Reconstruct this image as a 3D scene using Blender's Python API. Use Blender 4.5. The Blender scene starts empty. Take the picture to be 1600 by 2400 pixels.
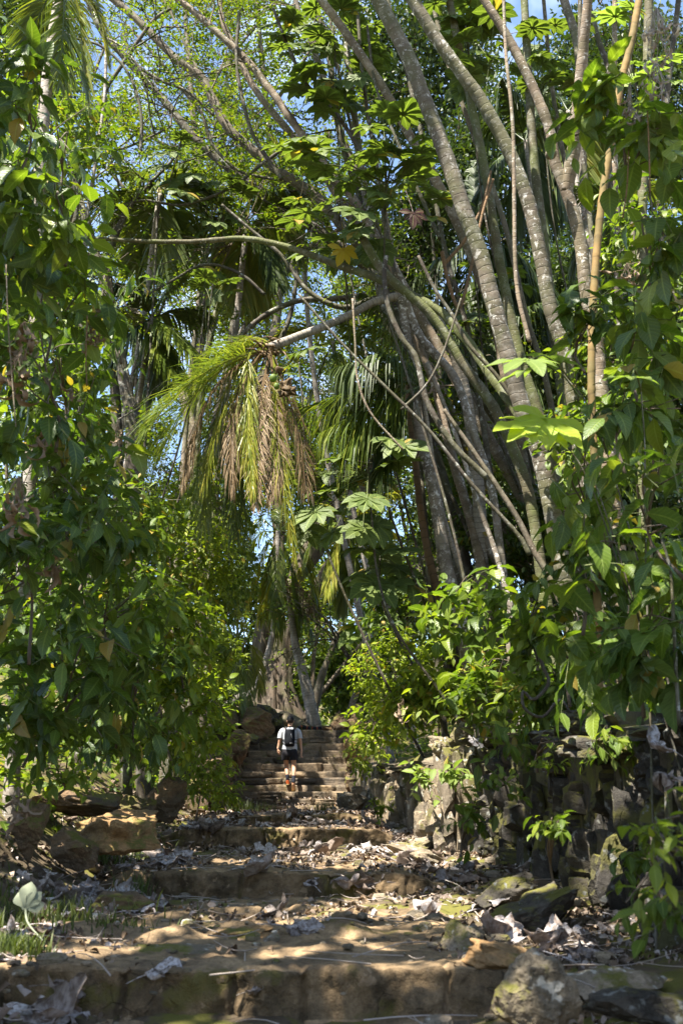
import bpy, math, random
import numpy as np
from mathutils import Vector
R = math.radians
D = bpy.data
sc = bpy.context.scene
COL = sc.collection
# ---------------------------------------------------------------- camera model
EZ = 1.0; F = 2333.0; PITCH = R(16.48)
def P(px, py, Y):
    """point of the photograph (1600x2400 px) at the ground distance Y in front of the camera"""
    a = (px-800)/F; b = (1200-py)/F
    dy = math.cos(PITCH) - b*math.sin(PITCH); dz = math.sin(PITCH) + b*math.cos(PITCH)
    k = Y/dy
    return np.array([a*k, Y, EZ+dz*k])
def MPP(py, Y):          # metres per photo pixel there
    b = (1200-py)/F
    return Y/(math.cos(PITCH)-b*math.sin(PITCH))/F
def toZ(py, Y): return P(800, py, Y)[2]
def toX(px, z, Y):
    depth = Y*math.cos(PITCH)+(z-EZ)*math.sin(PITCH)
    return (px-800)/F*depth
def rng_(s): return np.random.default_rng(s)
# ---------------------------------------------------------------- noise
def _h(i, j, k, s):
    n = (i*374761393 + j*668265263 + k*2147483647 + s*1274126177) & 0xffffffff
    n = ((n ^ (n >> 13))*1274126177) & 0xffffffff
    n = (n ^ (n >> 16)) & 0xffffff
    return n/float(0xffffff)
def vn(p, s=0):
    p = np.asarray(p, float); f = np.floor(p); t = p-f; t = t*t*(3-2*t); f = f.astype(np.int64)
    r = 0
    for a in (0, 1):
        for b in (0, 1):
            for c in (0, 1):
                w = (t[..., 0] if a else 1-t[..., 0])*(t[..., 1] if b else 1-t[..., 1])*(t[..., 2] if c else 1-t[..., 2])
                r = r+w*_h(f[..., 0]+a, f[..., 1]+b, f[..., 2]+c, s)
    return r*2-1
def fbm(p, o=3, s=0):
    r = 0; a = 1.0; p = np.asarray(p, float)
    for k in range(o):
        r = r+a*vn(p*2**k, s+k); a *= .5
    return r
def norm(v): return v/np.maximum(np.linalg.norm(v, axis=-1, keepdims=True), 1e-9)
# ---------------------------------------------------------------- mesh accumulator (all quads)
class MB:
    def __init__(s): s.v = []; s.f = []; s.u = []; s.m = []; s.n = 0
    def add(s, v, f, uv=None, mi=0):
        v = np.asarray(v, float).reshape(-1, 3); f = np.asarray(f, np.int64).reshape(-1, 4)
        if uv is None: uv = np.zeros((len(v), 2))
        s.v.append(v); s.f.append(f+s.n); s.u.append(np.asarray(uv, float).reshape(-1, 2)); s.m.append(np.full(len(f), mi)); s.n += len(v)
    def mesh(s, name, mats, off=(0, 0, 0), smooth=True):
        v = np.concatenate(s.v)-np.asarray(off); f = np.concatenate(s.f); u = np.concatenate(s.u); m = np.concatenate(s.m)
        me = D.meshes.new(name); me.vertices.add(len(v)); me.vertices.foreach_set('co', v.astype(np.float32).ravel())
        me.loops.add(f.size); me.loops.foreach_set('vertex_index', f.astype(np.int32).ravel())
        me.polygons.add(len(f)); me.polygons.foreach_set('loop_start', (np.arange(len(f))*4).astype(np.int32))
        me.update(calc_edges=True)
        me.polygons.foreach_set('material_index', m.astype(np.int32))
        me.polygons.foreach_set('use_smooth', np.full(len(f), smooth))
        uvl = me.uv_layers.new(name='UVMap'); uvl.data.foreach_set('uv', u[f.ravel()].astype(np.float32).ravel())
        for mt in (mats if isinstance(mats, (list, tuple)) else [mats]): me.materials.append(mt)
        me.update(); return me
def obj(name, mb, mats, parent=None, smooth=True, loc=None):
    off = np.array(parent['_loc']) if parent is not None else np.array(loc if loc is not None else (0, 0, 0))
    me = mb.mesh(name, mats, off, smooth); o = D.objects.new(name, me); COL.objects.link(o)
    if parent is not None: o.parent = parent; o['_loc'] = [float(a) for a in off]
    else: o.location = off; o['_loc'] = [float(a) for a in off]
    return o
def tag(o, label=None, cat=None, group=None, kind=None):
    if label: o['label'] = label
    if cat: o['category'] = cat
    if group: o['group'] = group
    if kind: o['kind'] = kind
    return o
def thing(name, label, cat, loc, group=None):
    o = D.objects.new(name, None); COL.objects.link(o); o.location = [float(a) for a in loc]; o['_loc'] = [float(a) for a in loc]
    o.empty_display_size = .1
    return tag(o, label, cat, group)
# ---------------------------------------------------------------- geometry generators
def spline(pts, n):
    pts = np.asarray(pts, float)
    if len(pts) == 2: pts = np.stack([pts[0], (pts[0]+pts[1])/2, pts[1]])
    q = np.vstack([2*pts[0]-pts[1], pts, 2*pts[-1]-pts[-2]]); seg = np.linalg.norm(np.diff(pts[:, :3], axis=0), axis=1)
    s = np.concatenate([[0], np.cumsum(seg)]); t = np.linspace(0, s[-1], n); i = np.clip(np.searchsorted(s, t, side='right')-1, 0, len(seg)-1)
    f = ((t-s[i])/np.maximum(seg[i], 1e-9))[:, None]; p0, p1, p2, p3 = q[i], q[i+1], q[i+2], q[i+3]
    return .5*((2*p1)+(-p0+p2)*f+(2*p0-5*p1+4*p2-p3)*f**2+(-p0+3*p1-3*p2+p3)*f**3)
def tube(mb, pts, rad, n=10, mi=0, lump=0.0, seed=0, step=None, flute=None, ring=0.0, ringgap=.12):
    """pts (K,3) control points, rad scalar/list; swept tube with UV (around, metres)"""
    pts = np.asarray(pts, float); rad = np.broadcast_to(np.asarray(rad, float), (len(pts),)) if np.ndim(rad) else np.full(len(pts), float(rad))
    L = np.linalg.norm(np.diff(pts, axis=0), axis=1).sum(); step = step or max(.03, L/40)
    K = int(max(3, min(400, L/step)))
    c = spline(np.hstack([pts, rad[:, None]]), K); p = c[:, :3]; r = np.maximum(c[:, 3], 1e-4)
    t = norm(np.gradient(p, axis=0)); up = np.array([0.02, -1, .05]) if abs(t[:, 1]).mean() < .8 else np.array([0, 0, 1.])
    x = norm(np.cross(t, up)); y = np.cross(t, x)
    a = np.linspace(0, 2*np.pi, n+1); s = np.concatenate([[0], np.cumsum(np.linalg.norm(np.diff(p, axis=0), axis=1))])
    ca = np.cos(a)[None, :, None]; sa = np.sin(a)[None, :, None]
    rr = np.repeat(r[:, None], n+1, 1)
    if ring:
        ph = (s/ringgap+.4*vn(np.stack([s*3, s*0, s*0+seed], 1), 5)) % 1.0
        rr = rr*(1+ring*np.exp(-((ph-.5)/.13)**2))[:, None]
    if flute is not None: rr = rr*flute(a[None, :], s[:, None]/s[-1])
    if lump:
        q = p[:, None, :]+(ca*x[:, None, :]+sa*y[:, None, :])*r[:, None, None]
        rr = rr*(1+lump*fbm(q/np.maximum(r.mean()*2.5, .02), 2, seed))
    v = p[:, None, :]+(ca*x[:, None, :]+sa*y[:, None, :])*rr[..., None]
    v[:, n] = v[:, 0]
    uv = np.stack([np.repeat((a/(2*np.pi))[None], K, 0), np.repeat(s[:, None], n+1, 1)], -1)
    # caps
    v = np.concatenate([np.repeat(p[:1, None], n+1, 1), v, np.repeat(p[-1:, None], n+1, 1)]); uv = np.concatenate([uv[:1], uv, uv[-1:]])
    K += 2; i = np.arange(K-1)[:, None]*(n+1)+np.arange(n)[None]
    f = np.stack([i, i+1, i+n+2, i+n+1], -1)
    mb.add(v, f, uv, mi); return p
def tri_stems(mb, A, r0, r1, mi=0):
    """A (S,K,3) many thin 3-sided stems at once"""
    S, K, _ = A.shape
    if S == 0: return
    t = norm(np.gradient(A, axis=1)); x = norm(np.cross(t, np.array([.3, .9, .2]))); y = np.cross(t, x)
    rr = np.linspace(1, 0, K)[None, :, None]*(np.reshape(r0, (-1, 1, 1))-r1)+r1
    v = np.stack([A+(x*math.cos(a)+y*math.sin(a))*rr for a in (0, 2.094, 4.189)], 2)   # S,K,3,3
    base = np.arange(S)[:, None, None]*(K*3)+np.arange(K-1)[None, :, None]*3; j = np.arange(3)[None, None]; j2 = (j+1) % 3
    f = np.stack([base+j, base+j2, base+3+j2, base+3+j], -1)
    mb.add(v, f, np.zeros((S*K*3, 2)), mi)
def leaf_tpl(n=6, w=.2, fold=.25, curl=.6, wave=.0, waves=4, pw=.75, base=0.0, tip=1.0, twist=0.0, seed=0):
    r = rng_(seed); t = np.linspace(0, 1, n+1); wd = w*np.sin(np.pi*np.clip(t, 0, 1)**pw)**tip; wd[0] = max(wd[0], .012); wd[-1] = .004
    if base: wd = np.maximum(wd, base*(1-t)*w)
    ang = curl*(t**1.3); dy = np.cos(ang)/n; dz = -np.sin(ang)/n
    cy = np.concatenate([[0], np.cumsum(dy[:-1])]); cz = np.concatenate([[0], np.cumsum(dz[:-1])])
    V = []; U = []
    for sx in (-1, 0, 1):
        zz = cz+abs(sx)*(fold*wd+wave*np.sin(t*waves*np.pi*2+sx*1.3+r.uniform(0, 6))*(wd > .02))
        xx = sx*wd*math.cos(min(fold, 1.0)*.6)
        if twist: a = twist*t; xx, zz = xx*np.cos(a)-(zz-cz)*np.sin(a)*1, cz+(zz-cz)*np.cos(a)+xx*np.sin(a)
        V.append(np.stack([xx+0*t, cy, zz], 1)); U.append(np.stack([.5+sx*.5+0*t, t], 1))
    V = np.concatenate(V); U = np.concatenate(U); m = n+1; i = np.arange(n)
    f = np.concatenate([np.stack([i, i+m, i+m+1, i+1], 1), np.stack([i+m, i+2*m, i+2*m+1, i+m+1], 1)])
    return V, f, U
def tiny_tpl(w=.28, fold=.2):   # two quads
    V = np.array([[0, 0, 0], [-w, .5, fold*w], [0, .52, 0], [0, 1, -.1], [w, .5, fold*w]], float)
    return V, np.array([[0, 2, 3, 1], [0, 4, 3, 2]]), np.array([[.5, 0], [0, .5], [.5, .5], [.5, 1], [1, .5]])
def scatter(mb, tpls, pos, dr, nr, sc_, rng, mi=0):
    pos = pos.reshape(-1, 3); dr = norm(dr.reshape(-1, 3)); nr = nr.reshape(-1, 3); s = np.broadcast_to(sc_, (len(pos),)) if np.ndim(sc_) < 1 else np.reshape(sc_, -1)
    z = norm(nr-dr*(nr*dr).sum(1, keepdims=True)); x = np.cross(dr, z)
    k = rng.integers(0, len(tpls), len(pos))
    for q, (V, f, U) in enumerate(tpls):
        m = k == q
        if not m.any(): continue
        S = s[m][:, None, None]
        v = pos[m][:, None]+S*(V[None, :, :1]*x[m][:, None]+V[None, :, 1:2]*dr[m][:, None]+V[None, :, 2:]*z[m][:, None])
        ff = f[None]+np.arange(m.sum())[:, None, None]*len(V)
        mb.add(v, ff, np.repeat(U[None], m.sum(), 0), mi)
LBIG = [leaf_tpl(8, .225, f_, c_, .022, 3.5, .8, seed=i) for i, (f_, c_) in enumerate([(.25, .5), (.4, .9), (.15, 1.2), (.3, .2)])]
LBROAD = [leaf_tpl(8, .31, f_, c_, .03, 3, .68, seed=20+i) for i, (f_, c_) in enumerate([(.2, .6), (.35, 1.0), (.15, .3)])]
LNARROW = [leaf_tpl(8, .15, f_, c_, .028, 4.5, .85, seed=30+i) for i, (f_, c_) in enumerate([(.3, .6), (.2, 1.3), (.4, .9)])]
LMED = [leaf_tpl(5, .23, f_, c_, .012, 2, .8, seed=i) for i, (f_, c_) in enumerate([(.3, .5), (.2, 1.0), (.4, .3)])]
LSML = [leaf_tpl(3, .26, .25, .5, 0, 1, .8), leaf_tpl(3, .24, .35, .9, 0, 1, .85)]
LTINY = [tiny_tpl(), tiny_tpl(.22, .5)]
def palmate(n=9, spread=R(300), w=.27, curl=.45, n_seg=6, seed=0, wave=.01, vary=.12):
    r = rng_(seed); VV = []; FF = []; UU = []; c = 0
    for i in range(n):
        a = -spread/2+spread*i/(n-1); L = (1-.35*abs(a)/(spread/2))*r.uniform(1-vary, 1+vary)
        V, f, U = leaf_tpl(n_seg, w, .25, curl*r.uniform(.5, 1.6), wave, 2, 1.25, base=.35, seed=seed*31+i)
        V = V*L; ca, sa = math.cos(a), math.sin(a)
        V = np.stack([V[:, 0]*ca+V[:, 1]*sa, -V[:, 0]*sa+V[:, 1]*ca, V[:, 2]+.004*i], 1)
        VV.append(V); FF.append(f+c); UU.append(U); c += len(V)
    return np.concatenate(VV), np.concatenate(FF), np.concatenate(UU)
LPALM = [palmate(9, seed=1), palmate(8, curl=.8, seed=2), palmate(10, curl=.3, seed=3)]
# rounded, noisy block
def _cubegrid(n):
    t = np.linspace(-1, 1, n+1); V = {}; vs = []; F_ = []
    def g(p):
        k = tuple(np.round(p, 5)+0.0)
        if k not in V: V[k] = len(vs); vs.append(k)
        return V[k]
    for ax in range(3):
        for sg in (-1, 1):
            for i in range(n):
                for j in range(n):
                    q = []
                    for (a, b) in ((i, j), (i+1, j), (i+1, j+1), (i, j+1)):
                        p = [0, 0, 0]; p[ax] = sg; p[(ax+1) % 3] = t[a]; p[(ax+2) % 3] = t[b]; q.append(g(p))
                    F_.append(q if sg > 0 else q[::-1])
    return np.array(vs), np.array(F_)
CG = {n: _cubegrid(n) for n in (3, 4, 6, 9, 14, 26)}
def stone(mb, c, dims, rng, n=4, round_=.35, rough=.12, rot=None, mi=0, seed=None, facet=0.0):
    V, f = CG[n]; V = V.copy()
    s = norm(V)*1.15; V = V*(1-round_)+s*round_
    sd = int(rng.integers(0, 9999)) if seed is None else seed
    off = rng.uniform(0, 50, 3)
    d = fbm(V*1.1+off, 3, sd)[:, None]; V = V*(1+rough*d*1.6)+rough*.8*np.stack([vn(V*1.7+off+7*k, sd+k) for k in range(3)], 1)
    if facet:
        for k in range(7):
            nn = norm(rng.normal(size=3)); h = rng.uniform(.72, 1.0); e = V@nn-h; V = V-np.maximum(e, 0)[:, None]*nn
    V = V*np.asarray(dims)/2
    if n > 14: dd = norm(V); g = float(np.mean(dims)); V = V+dd*(.045*g*fbm(V/g*4+off, 3, sd+5)+.02*g*fbm(V/g*14+off, 2, sd+8))[:, None]
    if rot is not None:
        from mathutils import Euler
        M = np.array(Euler(rot).to_matrix()); V = V@M.T
    mb.add(V+np.asarray(c), f, V[:, :2]*3, mi)
# ---------------------------------------------------------------- materials
class NT:
    def __init__(s, name):
        s.m = D.materials.new(name); s.m.use_nodes = True; s.t = s.m.node_tree; s.t.nodes.clear()
        s.out = s.n('ShaderNodeOutputMaterial')
    def n(s, typ, **kw):
        nd = s.t.nodes.new(typ)
        for k, v in kw.items():
            if k.startswith('i_'): 
                key = k[2:]; key = int(key) if key.isdigit() else key.replace('_', ' ')
                s.set(nd.inputs[key], v)
            else: setattr(nd, k, v)
        return nd
    def set(s, inp, v):
        if isinstance(v, bpy.types.NodeSocket): s.t.links.new(v, inp)
        elif isinstance(v, tuple) and len(v) == 3 and inp.type == 'RGBA': inp.default_value = (*v, 1)
        else: inp.default_value = v
    def math(s, op, a, b=0.0, c=0.0, clamp=False):
        nd = s.n('ShaderNodeMath', operation=op, use_clamp=clamp)
        for i, x in enumerate((a, b, c)): s.set(nd.inputs[i], x)
        return nd.outputs[0]
    def ramp(s, fac, stops, interp='LINEAR'):
        nd = s.n('ShaderNodeValToRGB'); r = nd.color_ramp; r.interpolation = interp
        while len(r.elements) < len(stops): r.elements.new(.5)
        for e, (p, c) in zip(r.elements, stops): e.position = p; e.color = (*c, 1) if len(c) == 3 else c
        s.set(nd.inputs[0], fac); return nd.outputs[0]
    def mix(s, fac, a, b, blend='MIX'):
        nd = s.n('ShaderNodeMix', data_type='RGBA', blend_type=blend)
        s.set(nd.inputs[0], fac); s.set(nd.inputs[6], a); s.set(nd.inputs[7], b); return nd.outputs[2]
    def noise(s, scale, detail=3, vec=None, rough=.55, dist=0.0):
        nd = s.n('ShaderNodeTexNoise'); nd.inputs['Scale'].default_value = scale; nd.inputs['Detail'].default_value = detail
        nd.inputs['Roughness'].default_value = rough; nd.inputs['Distortion'].default_value = dist
        if vec is not None: s.set(nd.inputs['Vector'], vec)
        return nd.outputs['Fac']
    def obj(s): return s.n('ShaderNodeNewGeometry').outputs['Position']
    def sm(s, x, a, b):
        nd = s.n('ShaderNodeMapRange', interpolation_type='SMOOTHSTEP'); s.set(nd.inputs[0], x); nd.inputs[1].default_value = a; nd.inputs[2].default_value = b
        return nd.outputs[0]
    def bump(s, h, st=.4, dist=.02):
        nd = s.n('ShaderNodeBump'); nd.inputs['Strength'].default_value = st; nd.inputs['Distance'].default_value = dist; s.set(nd.inputs['Height'], h); return nd.outputs[0]
    def pbsdf(s, col, rough=.7, spec=.3, nrm=None):
        nd = s.n('ShaderNodeBsdfPrincipled'); s.set(nd.inputs['Base Color'], col); s.set(nd.inputs['Roughness'], rough); nd.inputs['Specular IOR Level'].default_value = spec
        if nrm is not None: s.set(nd.inputs['Normal'], nrm)
        return nd.outputs[0]
    def done(s, sh): s.t.links.new(sh, s.out.inputs[0]); return s.m
def leafmat(name, stops, trans=.4, tcol=(1.5, 1.6, .5), rough=.5, spec=.3, veins=True, edge=None):
    t = NT(name); g = t.n('ShaderNodeNewGeometry'); rnd = g.outputs['Random Per Island']
    col = t.ramp(rnd, stops); nz = t.noise(2.2, 2, t.obj()); col = t.mix(t.math('MULTIPLY', nz, .5), col, t.mix(1.0, col, (.74, .74, .6), 'MULTIPLY'))
    nrm = None
    if veins: col = t.mix(t.math('MULTIPLY', t.math('GREATER_THAN', t.math('FRACT', t.math('MULTIPLY', rnd, 37.0)), .965), .85), col, (.30, .20, .04)); col = t.mix(t.sm(t.noise(34, 3, t.obj(), .6), .68, .74), col, (.16, .10, .035))
    if veins:
        uv = t.n('ShaderNodeTexCoord').outputs['UV']; sp = t.n('ShaderNodeSeparateXYZ'); t.set(sp.inputs[0], uv)
        u = t.math('ABSOLUTE', t.math('SUBTRACT', sp.outputs[0], .5)); mid = t.math('SUBTRACT', 1.0, t.sm(u, .0, .07))
        sv = t.math('SINE', t.math('MULTIPLY', t.math('SUBTRACT', sp.outputs[1], t.math('MULTIPLY', u, .35)), 62.0)); svl = t.sm(sv, .75, 1.0)
        vv = t.math('MAXIMUM', t.math('MULTIPLY', mid, .7), t.math('MULTIPLY', svl, .28))
        col = t.mix(vv, col, t.mix(.5, col, (.35, .42, .12)))
        nrm = t.bump(t.math('ADD', t.math('MULTIPLY', sv, .5), t.math('MULTIPLY', mid, -1.0)), .35, .004)
    if edge is not None:
        e = t.sm(t.noise(7, 3, t.obj()), .6, .72); col = t.mix(e, col, edge)
    # underside a little paler
    col2 = t.mix(g.outputs['Backfacing'], col, t.mix(.35, col, (.16, .22, .10)))
    p = t.pbsdf(col2, rough, spec, nrm)
    tr = t.n('ShaderNodeBsdfTranslucent'); t.set(tr.inputs[0], t.mix(1.0, col, tcol, 'MULTIPLY'))
    mx = t.n('ShaderNodeMixShader'); mx.inputs[0].default_value = trans; t.t.links.new(p, mx.inputs[1]); t.t.links.new(tr.outputs[0], mx.inputs[2])
    return t.done(mx.outputs[0])
def barkmat(name, c1, c2, lich=None, lich_t=.62, rings=0.0, gap=.12, moss=0.0, bump=.5, ridges=0.0, lscale=14):
    t = NT(name); pos = t.obj(); uv = t.n('ShaderNodeTexCoord').outputs['UV']; sp = t.n('ShaderNodeSeparateXYZ'); t.set(sp.inputs[0], uv)
    n1 = t.noise(3.0, 4, pos); n2 = t.noise(28, 3, pos); col = t.mix(t.sm(n1, .35, .65), c1, c2); col = t.mix(t.math('MULTIPLY', n2, .5), col, t.mix(1., col, (.45, .42, .4), 'MULTIPLY'))
    h = t.math('MULTIPLY', n2, .5)
    if rings:
        w = t.math('ADD', t.math('MULTIPLY', sp.outputs[1], 1/gap), t.math('MULTIPLY', t.noise(3.5, 2, pos), 1.2)); fr = t.math('FRACT', w)
        rg = t.math('SUBTRACT', 1.0, t.sm(t.math('ABSOLUTE', t.math('SUBTRACT', fr, .5)), .0, .09)); up = t.sm(t.math('SUBTRACT', fr, .5), .0, .5)
        col = t.mix(t.math('MULTIPLY', rg, rings), col, (.035, .025, .015)); h = t.math('ADD', h, t.math('MULTIPLY', rg, -1.2*rings))
    if ridges:
        v = t.n('ShaderNodeMapping'); t.set(v.inputs[0], pos); v.inputs['Scale'].default_value = (9, 9, 1.1); rd = t.noise(2.0, 4, v.outputs[0], .6, .6)
        h = t.math('ADD', h, t.math('MULTIPLY', rd, 2*ridges)); col = t.mix(t.math('MULTIPLY', t.sm(rd, .55, .4), ridges), col, (.05, .04, .03))
    if moss: col = t.mix(t.math('MULTIPLY', t.sm(t.noise(1.7, 4, pos, .6), .42, .6), moss), col, (.085, .095, .032))
    if lich is not None:
        l = t.math('MULTIPLY', t.sm(t.noise(lscale, 4, pos, .6, .4), lich_t-.02, lich_t+.07), t.sm(t.noise(1.6, 2, pos), .35, .6)); col = t.mix(t.math('MULTIPLY', l, .85), col, lich); col = t.mix(t.math('MULTIPLY', t.sm(t.noise(lscale*.45, 5, pos, .7), .48, .7), .4), col, t.mix(.6, col, lich))
        l2 = t.math('MULTIPLY', t.sm(t.noise(lscale*2.2, 2, pos, .5), .66, .74), .7); col = t.mix(l2, col, lich)
    return t.done(t.pbsdf(col, .8, .2, t.bump(h, bump, .015)))
def rockmat(name, c1, c2, moss=.5, lich=None, bump=.6, scale=4.0, up=True, mosscol=(.075, .075, .018), layered=0.0):
    t = NT(name); pos = t.obj(); g = t.n('ShaderNodeNewGeometry'); n1 = t.noise(scale, 5, pos, .6); n2 = t.noise(scale*9, 4, pos, .65)
    col = t.mix(t.sm(n1, .36, .64), c1, c2); col = t.mix(t.math('MULTIPLY', t.sm(n2, .35, .7), .55), col, t.mix(1., col, (.42, .40, .38), 'MULTIPLY'))
    col = t.mix(.45, col, t.mix(1., col, t.ramp(g.outputs['Random Per Island'], [(0, (.45, .45, .5)), (.5, (1, .95, .85)), (1, (1.5, 1.35, 1.1))]), 'MULTIPLY'))
    gr = t.noise(scale*32, 2, pos, .7); col = t.mix(t.math('MULTIPLY', t.sm(gr, .45, .75), .5), col, t.mix(1., col, (.4, .37, .33), 'MULTIPLY')); col = t.mix(t.math('MULTIPLY', t.sm(gr, .42, .2), .4), col, t.mix(1., col, (1.7, 1.6, 1.5), 'MULTIPLY'))
    vo = t.n('ShaderNodeTexVoronoi', feature='DISTANCE_TO_EDGE'); vo.inputs['Scale'].default_value = scale*1.3; vm = t.n('ShaderNodeVectorMath', operation='ADD'); t.set(vm.inputs[0], pos); nn_ = t.n('ShaderNodeTexNoise'); nn_.inputs['Scale'].default_value = 5; vs_ = t.n('ShaderNodeVectorMath', operation='SCALE'); vs_.inputs[3].default_value = .25; t.set(vs_.inputs[0], nn_.outputs['Color']); t.set(vm.inputs[1], vs_.outputs[0]); t.set(vo.inputs['Vector'], vm.outputs[0])
    crk = t.math('MULTIPLY', t.math('SUBTRACT', 1.0, t.sm(vo.outputs['Distance'], .0, .02)), t.sm(n1, .48, .62)); col = t.mix(t.math('MULTIPLY', crk, .35), col, (.03, .022, .014))
    h = t.math('ADD', t.math('ADD', n1, t.math('MULTIPLY', n2, .45)), t.math('SUBTRACT', t.math('MULTIPLY', gr, .2), t.math('MULTIPLY', crk, .3)))
    if layered:
        v = t.n('ShaderNodeMapping'); t.set(v.inputs[0], pos); v.inputs['Scale'].default_value = (2, 2, 26); ly = t.noise(1.5, 3, v.outputs[0], .5, .3); h = t.math('ADD', h, t.math('MULTIPLY', ly, layered))
    if moss:
        sn = t.n('ShaderNodeSeparateXYZ'); t.set(sn.inputs[0], g.outputs['Normal']); m = t.sm(t.noise(2.6, 5, pos, .65), .62-.2*moss, .72-.2*moss)
        if up: m = t.math('MULTIPLY', m, t.sm(sn.outputs[2], -.35, .5))
        col = t.mix(m, col, t.mix(t.noise(30, 2, pos), mosscol, (mosscol[0]*1.5, mosscol[1]*1.35, mosscol[2])))
    if lich is not None: col = t.mix(t.sm(t.noise(11, 4, pos), .6, .66), col, lich)
    return t.done(t.pbsdf(col, .85, .25, t.bump(h, bump, .03)))
def flat(name, col, rough=.7, spec=.3, var=.3, scale=20, bump=0.0):
    t = NT(name); n = t.noise(scale, 3, t.n('ShaderNodeTexCoord').outputs['Object']); c = t.mix(t.math('MULTIPLY', n, var), col, tuple(x*.5 for x in col))
    return t.done(t.pbsdf(c, rough, spec, t.bump(n, bump, .005) if bump else None))
G = lambda r, g, b: (r, g, b)
M = {}
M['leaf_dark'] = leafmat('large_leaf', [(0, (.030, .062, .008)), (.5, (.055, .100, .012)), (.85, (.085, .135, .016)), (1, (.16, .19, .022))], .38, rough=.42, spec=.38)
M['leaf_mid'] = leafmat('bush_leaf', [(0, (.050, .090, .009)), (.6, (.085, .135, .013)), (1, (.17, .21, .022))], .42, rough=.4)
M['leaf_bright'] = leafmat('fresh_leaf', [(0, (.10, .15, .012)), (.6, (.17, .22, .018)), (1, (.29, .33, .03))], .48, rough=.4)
M['leaf_small'] = leafmat('small_leaf', [(0, (.05, .09, .01)), (.6, (.095, .14, .014)), (1, (.20, .23, .025))], .42, veins=False, rough=.45, spec=.3)
M['leaf_canopy'] = leafmat('canopy_leaf', [(0, (.04, .075, .008)), (.6, (.085, .12, .011)), (1, (.19, .21, .018))], .42, veins=False, rough=.45, spec=.3)
M['leaf_shade'] = leafmat('shade_painted_leaf', [(0, (.018, .034, .008)), (.7, (.035, .058, .012)), (1, (.08, .10, .02))], .3, veins=False, rough=.5, spec=.3)  # shade behind the trunks is painted into this darkened leaf colour
M['leaf_far'] = leafmat('far_leaf', [(0, (.04, .065, .012)), (.6, (.07, .10, .016)), (1, (.13, .15, .025))], .42, veins=False, rough=.5, spec=.25)
M['leaf_umbrella'] = leafmat('umbrella_leaf', [(0, (.060, .092, .020)), (.7, (.085, .12, .026)), (1, (.12, .155, .035))], .36, tcol=(1.4, 1.5, .5), rough=.55)
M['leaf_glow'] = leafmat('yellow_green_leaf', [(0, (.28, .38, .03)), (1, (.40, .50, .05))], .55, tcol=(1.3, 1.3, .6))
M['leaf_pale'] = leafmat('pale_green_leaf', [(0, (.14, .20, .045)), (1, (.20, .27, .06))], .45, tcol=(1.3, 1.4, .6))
M['frond_green'] = leafmat('frond_green', [(0, (.06, .095, .014)), (.6, (.11, .15, .02)), (1, (.20, .22, .03))], .35, veins=False, tcol=(1.5, 1.5, .6), rough=.35, spec=.5)
M['frond_dark'] = leafmat('frond_dark', [(0, (.026, .044, .010)), (1, (.055, .08, .016))], .25, veins=False, rough=.5, spec=.25)
M['frond_yellow'] = leafmat('frond_yellow', [(0, (.13, .17, .02)), (.6, (.24, .26, .03)), (1, (.34, .30, .05))], .4, veins=False, tcol=(1.3, 1.2, .5), rough=.4)
M['frond_brown'] = leafmat('frond_brown', [(0, (.10, .065, .03)), (.6, (.17, .115, .06)), (1, (.30, .22, .13))], .3, veins=False, tcol=(1.2, 1., .7), rough=.6, spec=.2)
M['stem'] = flat('green_stem', (.10, .12, .04), .7); M['twig'] = flat('brown_twig', (.11, .085, .06), .8)
M['bark_ring'] = barkmat('ringed_bark', (.165, .135, .10), (.105, .09, .066), (.44, .42, .38), .57, .34, .11, .5)
M['bark_tan'] = barkmat('tan_ringed_bark', (.23, .175, .12), (.13, .10, .07), (.5, .47, .42), .60, .42, .09, .25)
M['bark_white'] = barkmat('lichen_bark', (.25, .21, .17), (.15, .125, .10), (.60, .57, .54), .54, .35, .12, .25, lscale=17)
M['bark_mossy'] = barkmat('mossy_bark', (.11, .095, .055), (.075, .07, .038), (.4, .4, .35), .68, .5, .08, .9)
M['bark_dark'] = barkmat('dark_bark', (.05, .04, .03), (.085, .07, .052), (.32, .32, .28), .60, 0, .1, .3, .8, .5, lscale=11)
M['bark_grey'] = barkmat('grey_bark', (.15, .12, .085), (.095, .08, .058), (.36, .33, .27), .64, 0, .1, .25, .7, .35)
M['bark_fig'] = barkmat('smooth_grey_bark', (.135, .10, .07), (.08, .062, .045), (.22, .18, .13), .62, .12, .35, .35, .9, .7, lscale=3)
M['bark_palm'] = barkmat('palm_bark', (.36, .32, .28), (.22, .19, .16), (.45, .43, .40), .6, .75, .075, .15)
M['bark_orange'] = barkmat('orange_bark', (.20, .12, .06), (.14, .09, .05), None, .6, .5, .13, .1)
M['bark_bamboo'] = barkmat('bamboo_skin', (.24, .15, .055), (.14, .105, .04), None, .6, .3, .22, .15, .2)
M['earth'] = rockmat('sandy_earth', (.30, .215, .125), (.14, .10, .06), .22, None, 1.0, 3.4, mosscol=(.085, .072, .028))
M['riser'] = rockmat('worn_riser_stone', (.20, .14, .078), (.09, .066, .038), .45, (.24, .17, .10), 1.0, 4.5, up=False, mosscol=(.075, .065, .022))
M['soil'] = rockmat('forest_soil', (.065, .05, .032), (.11, .085, .055), .8, None, .9, 1.2)
M['step_stone'] = rockmat('step_stone', (.25, .19, .125), (.13, .11, .085), .35, None, .8, 2.2, layered=.5)
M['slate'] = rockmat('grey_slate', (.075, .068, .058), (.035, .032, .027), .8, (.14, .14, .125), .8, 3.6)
M['slate_warm'] = rockmat('warm_slate', (.23, .19, .14), (.11, .095, .07), .5, (.32, .30, .25), .8, 3.0)
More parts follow.
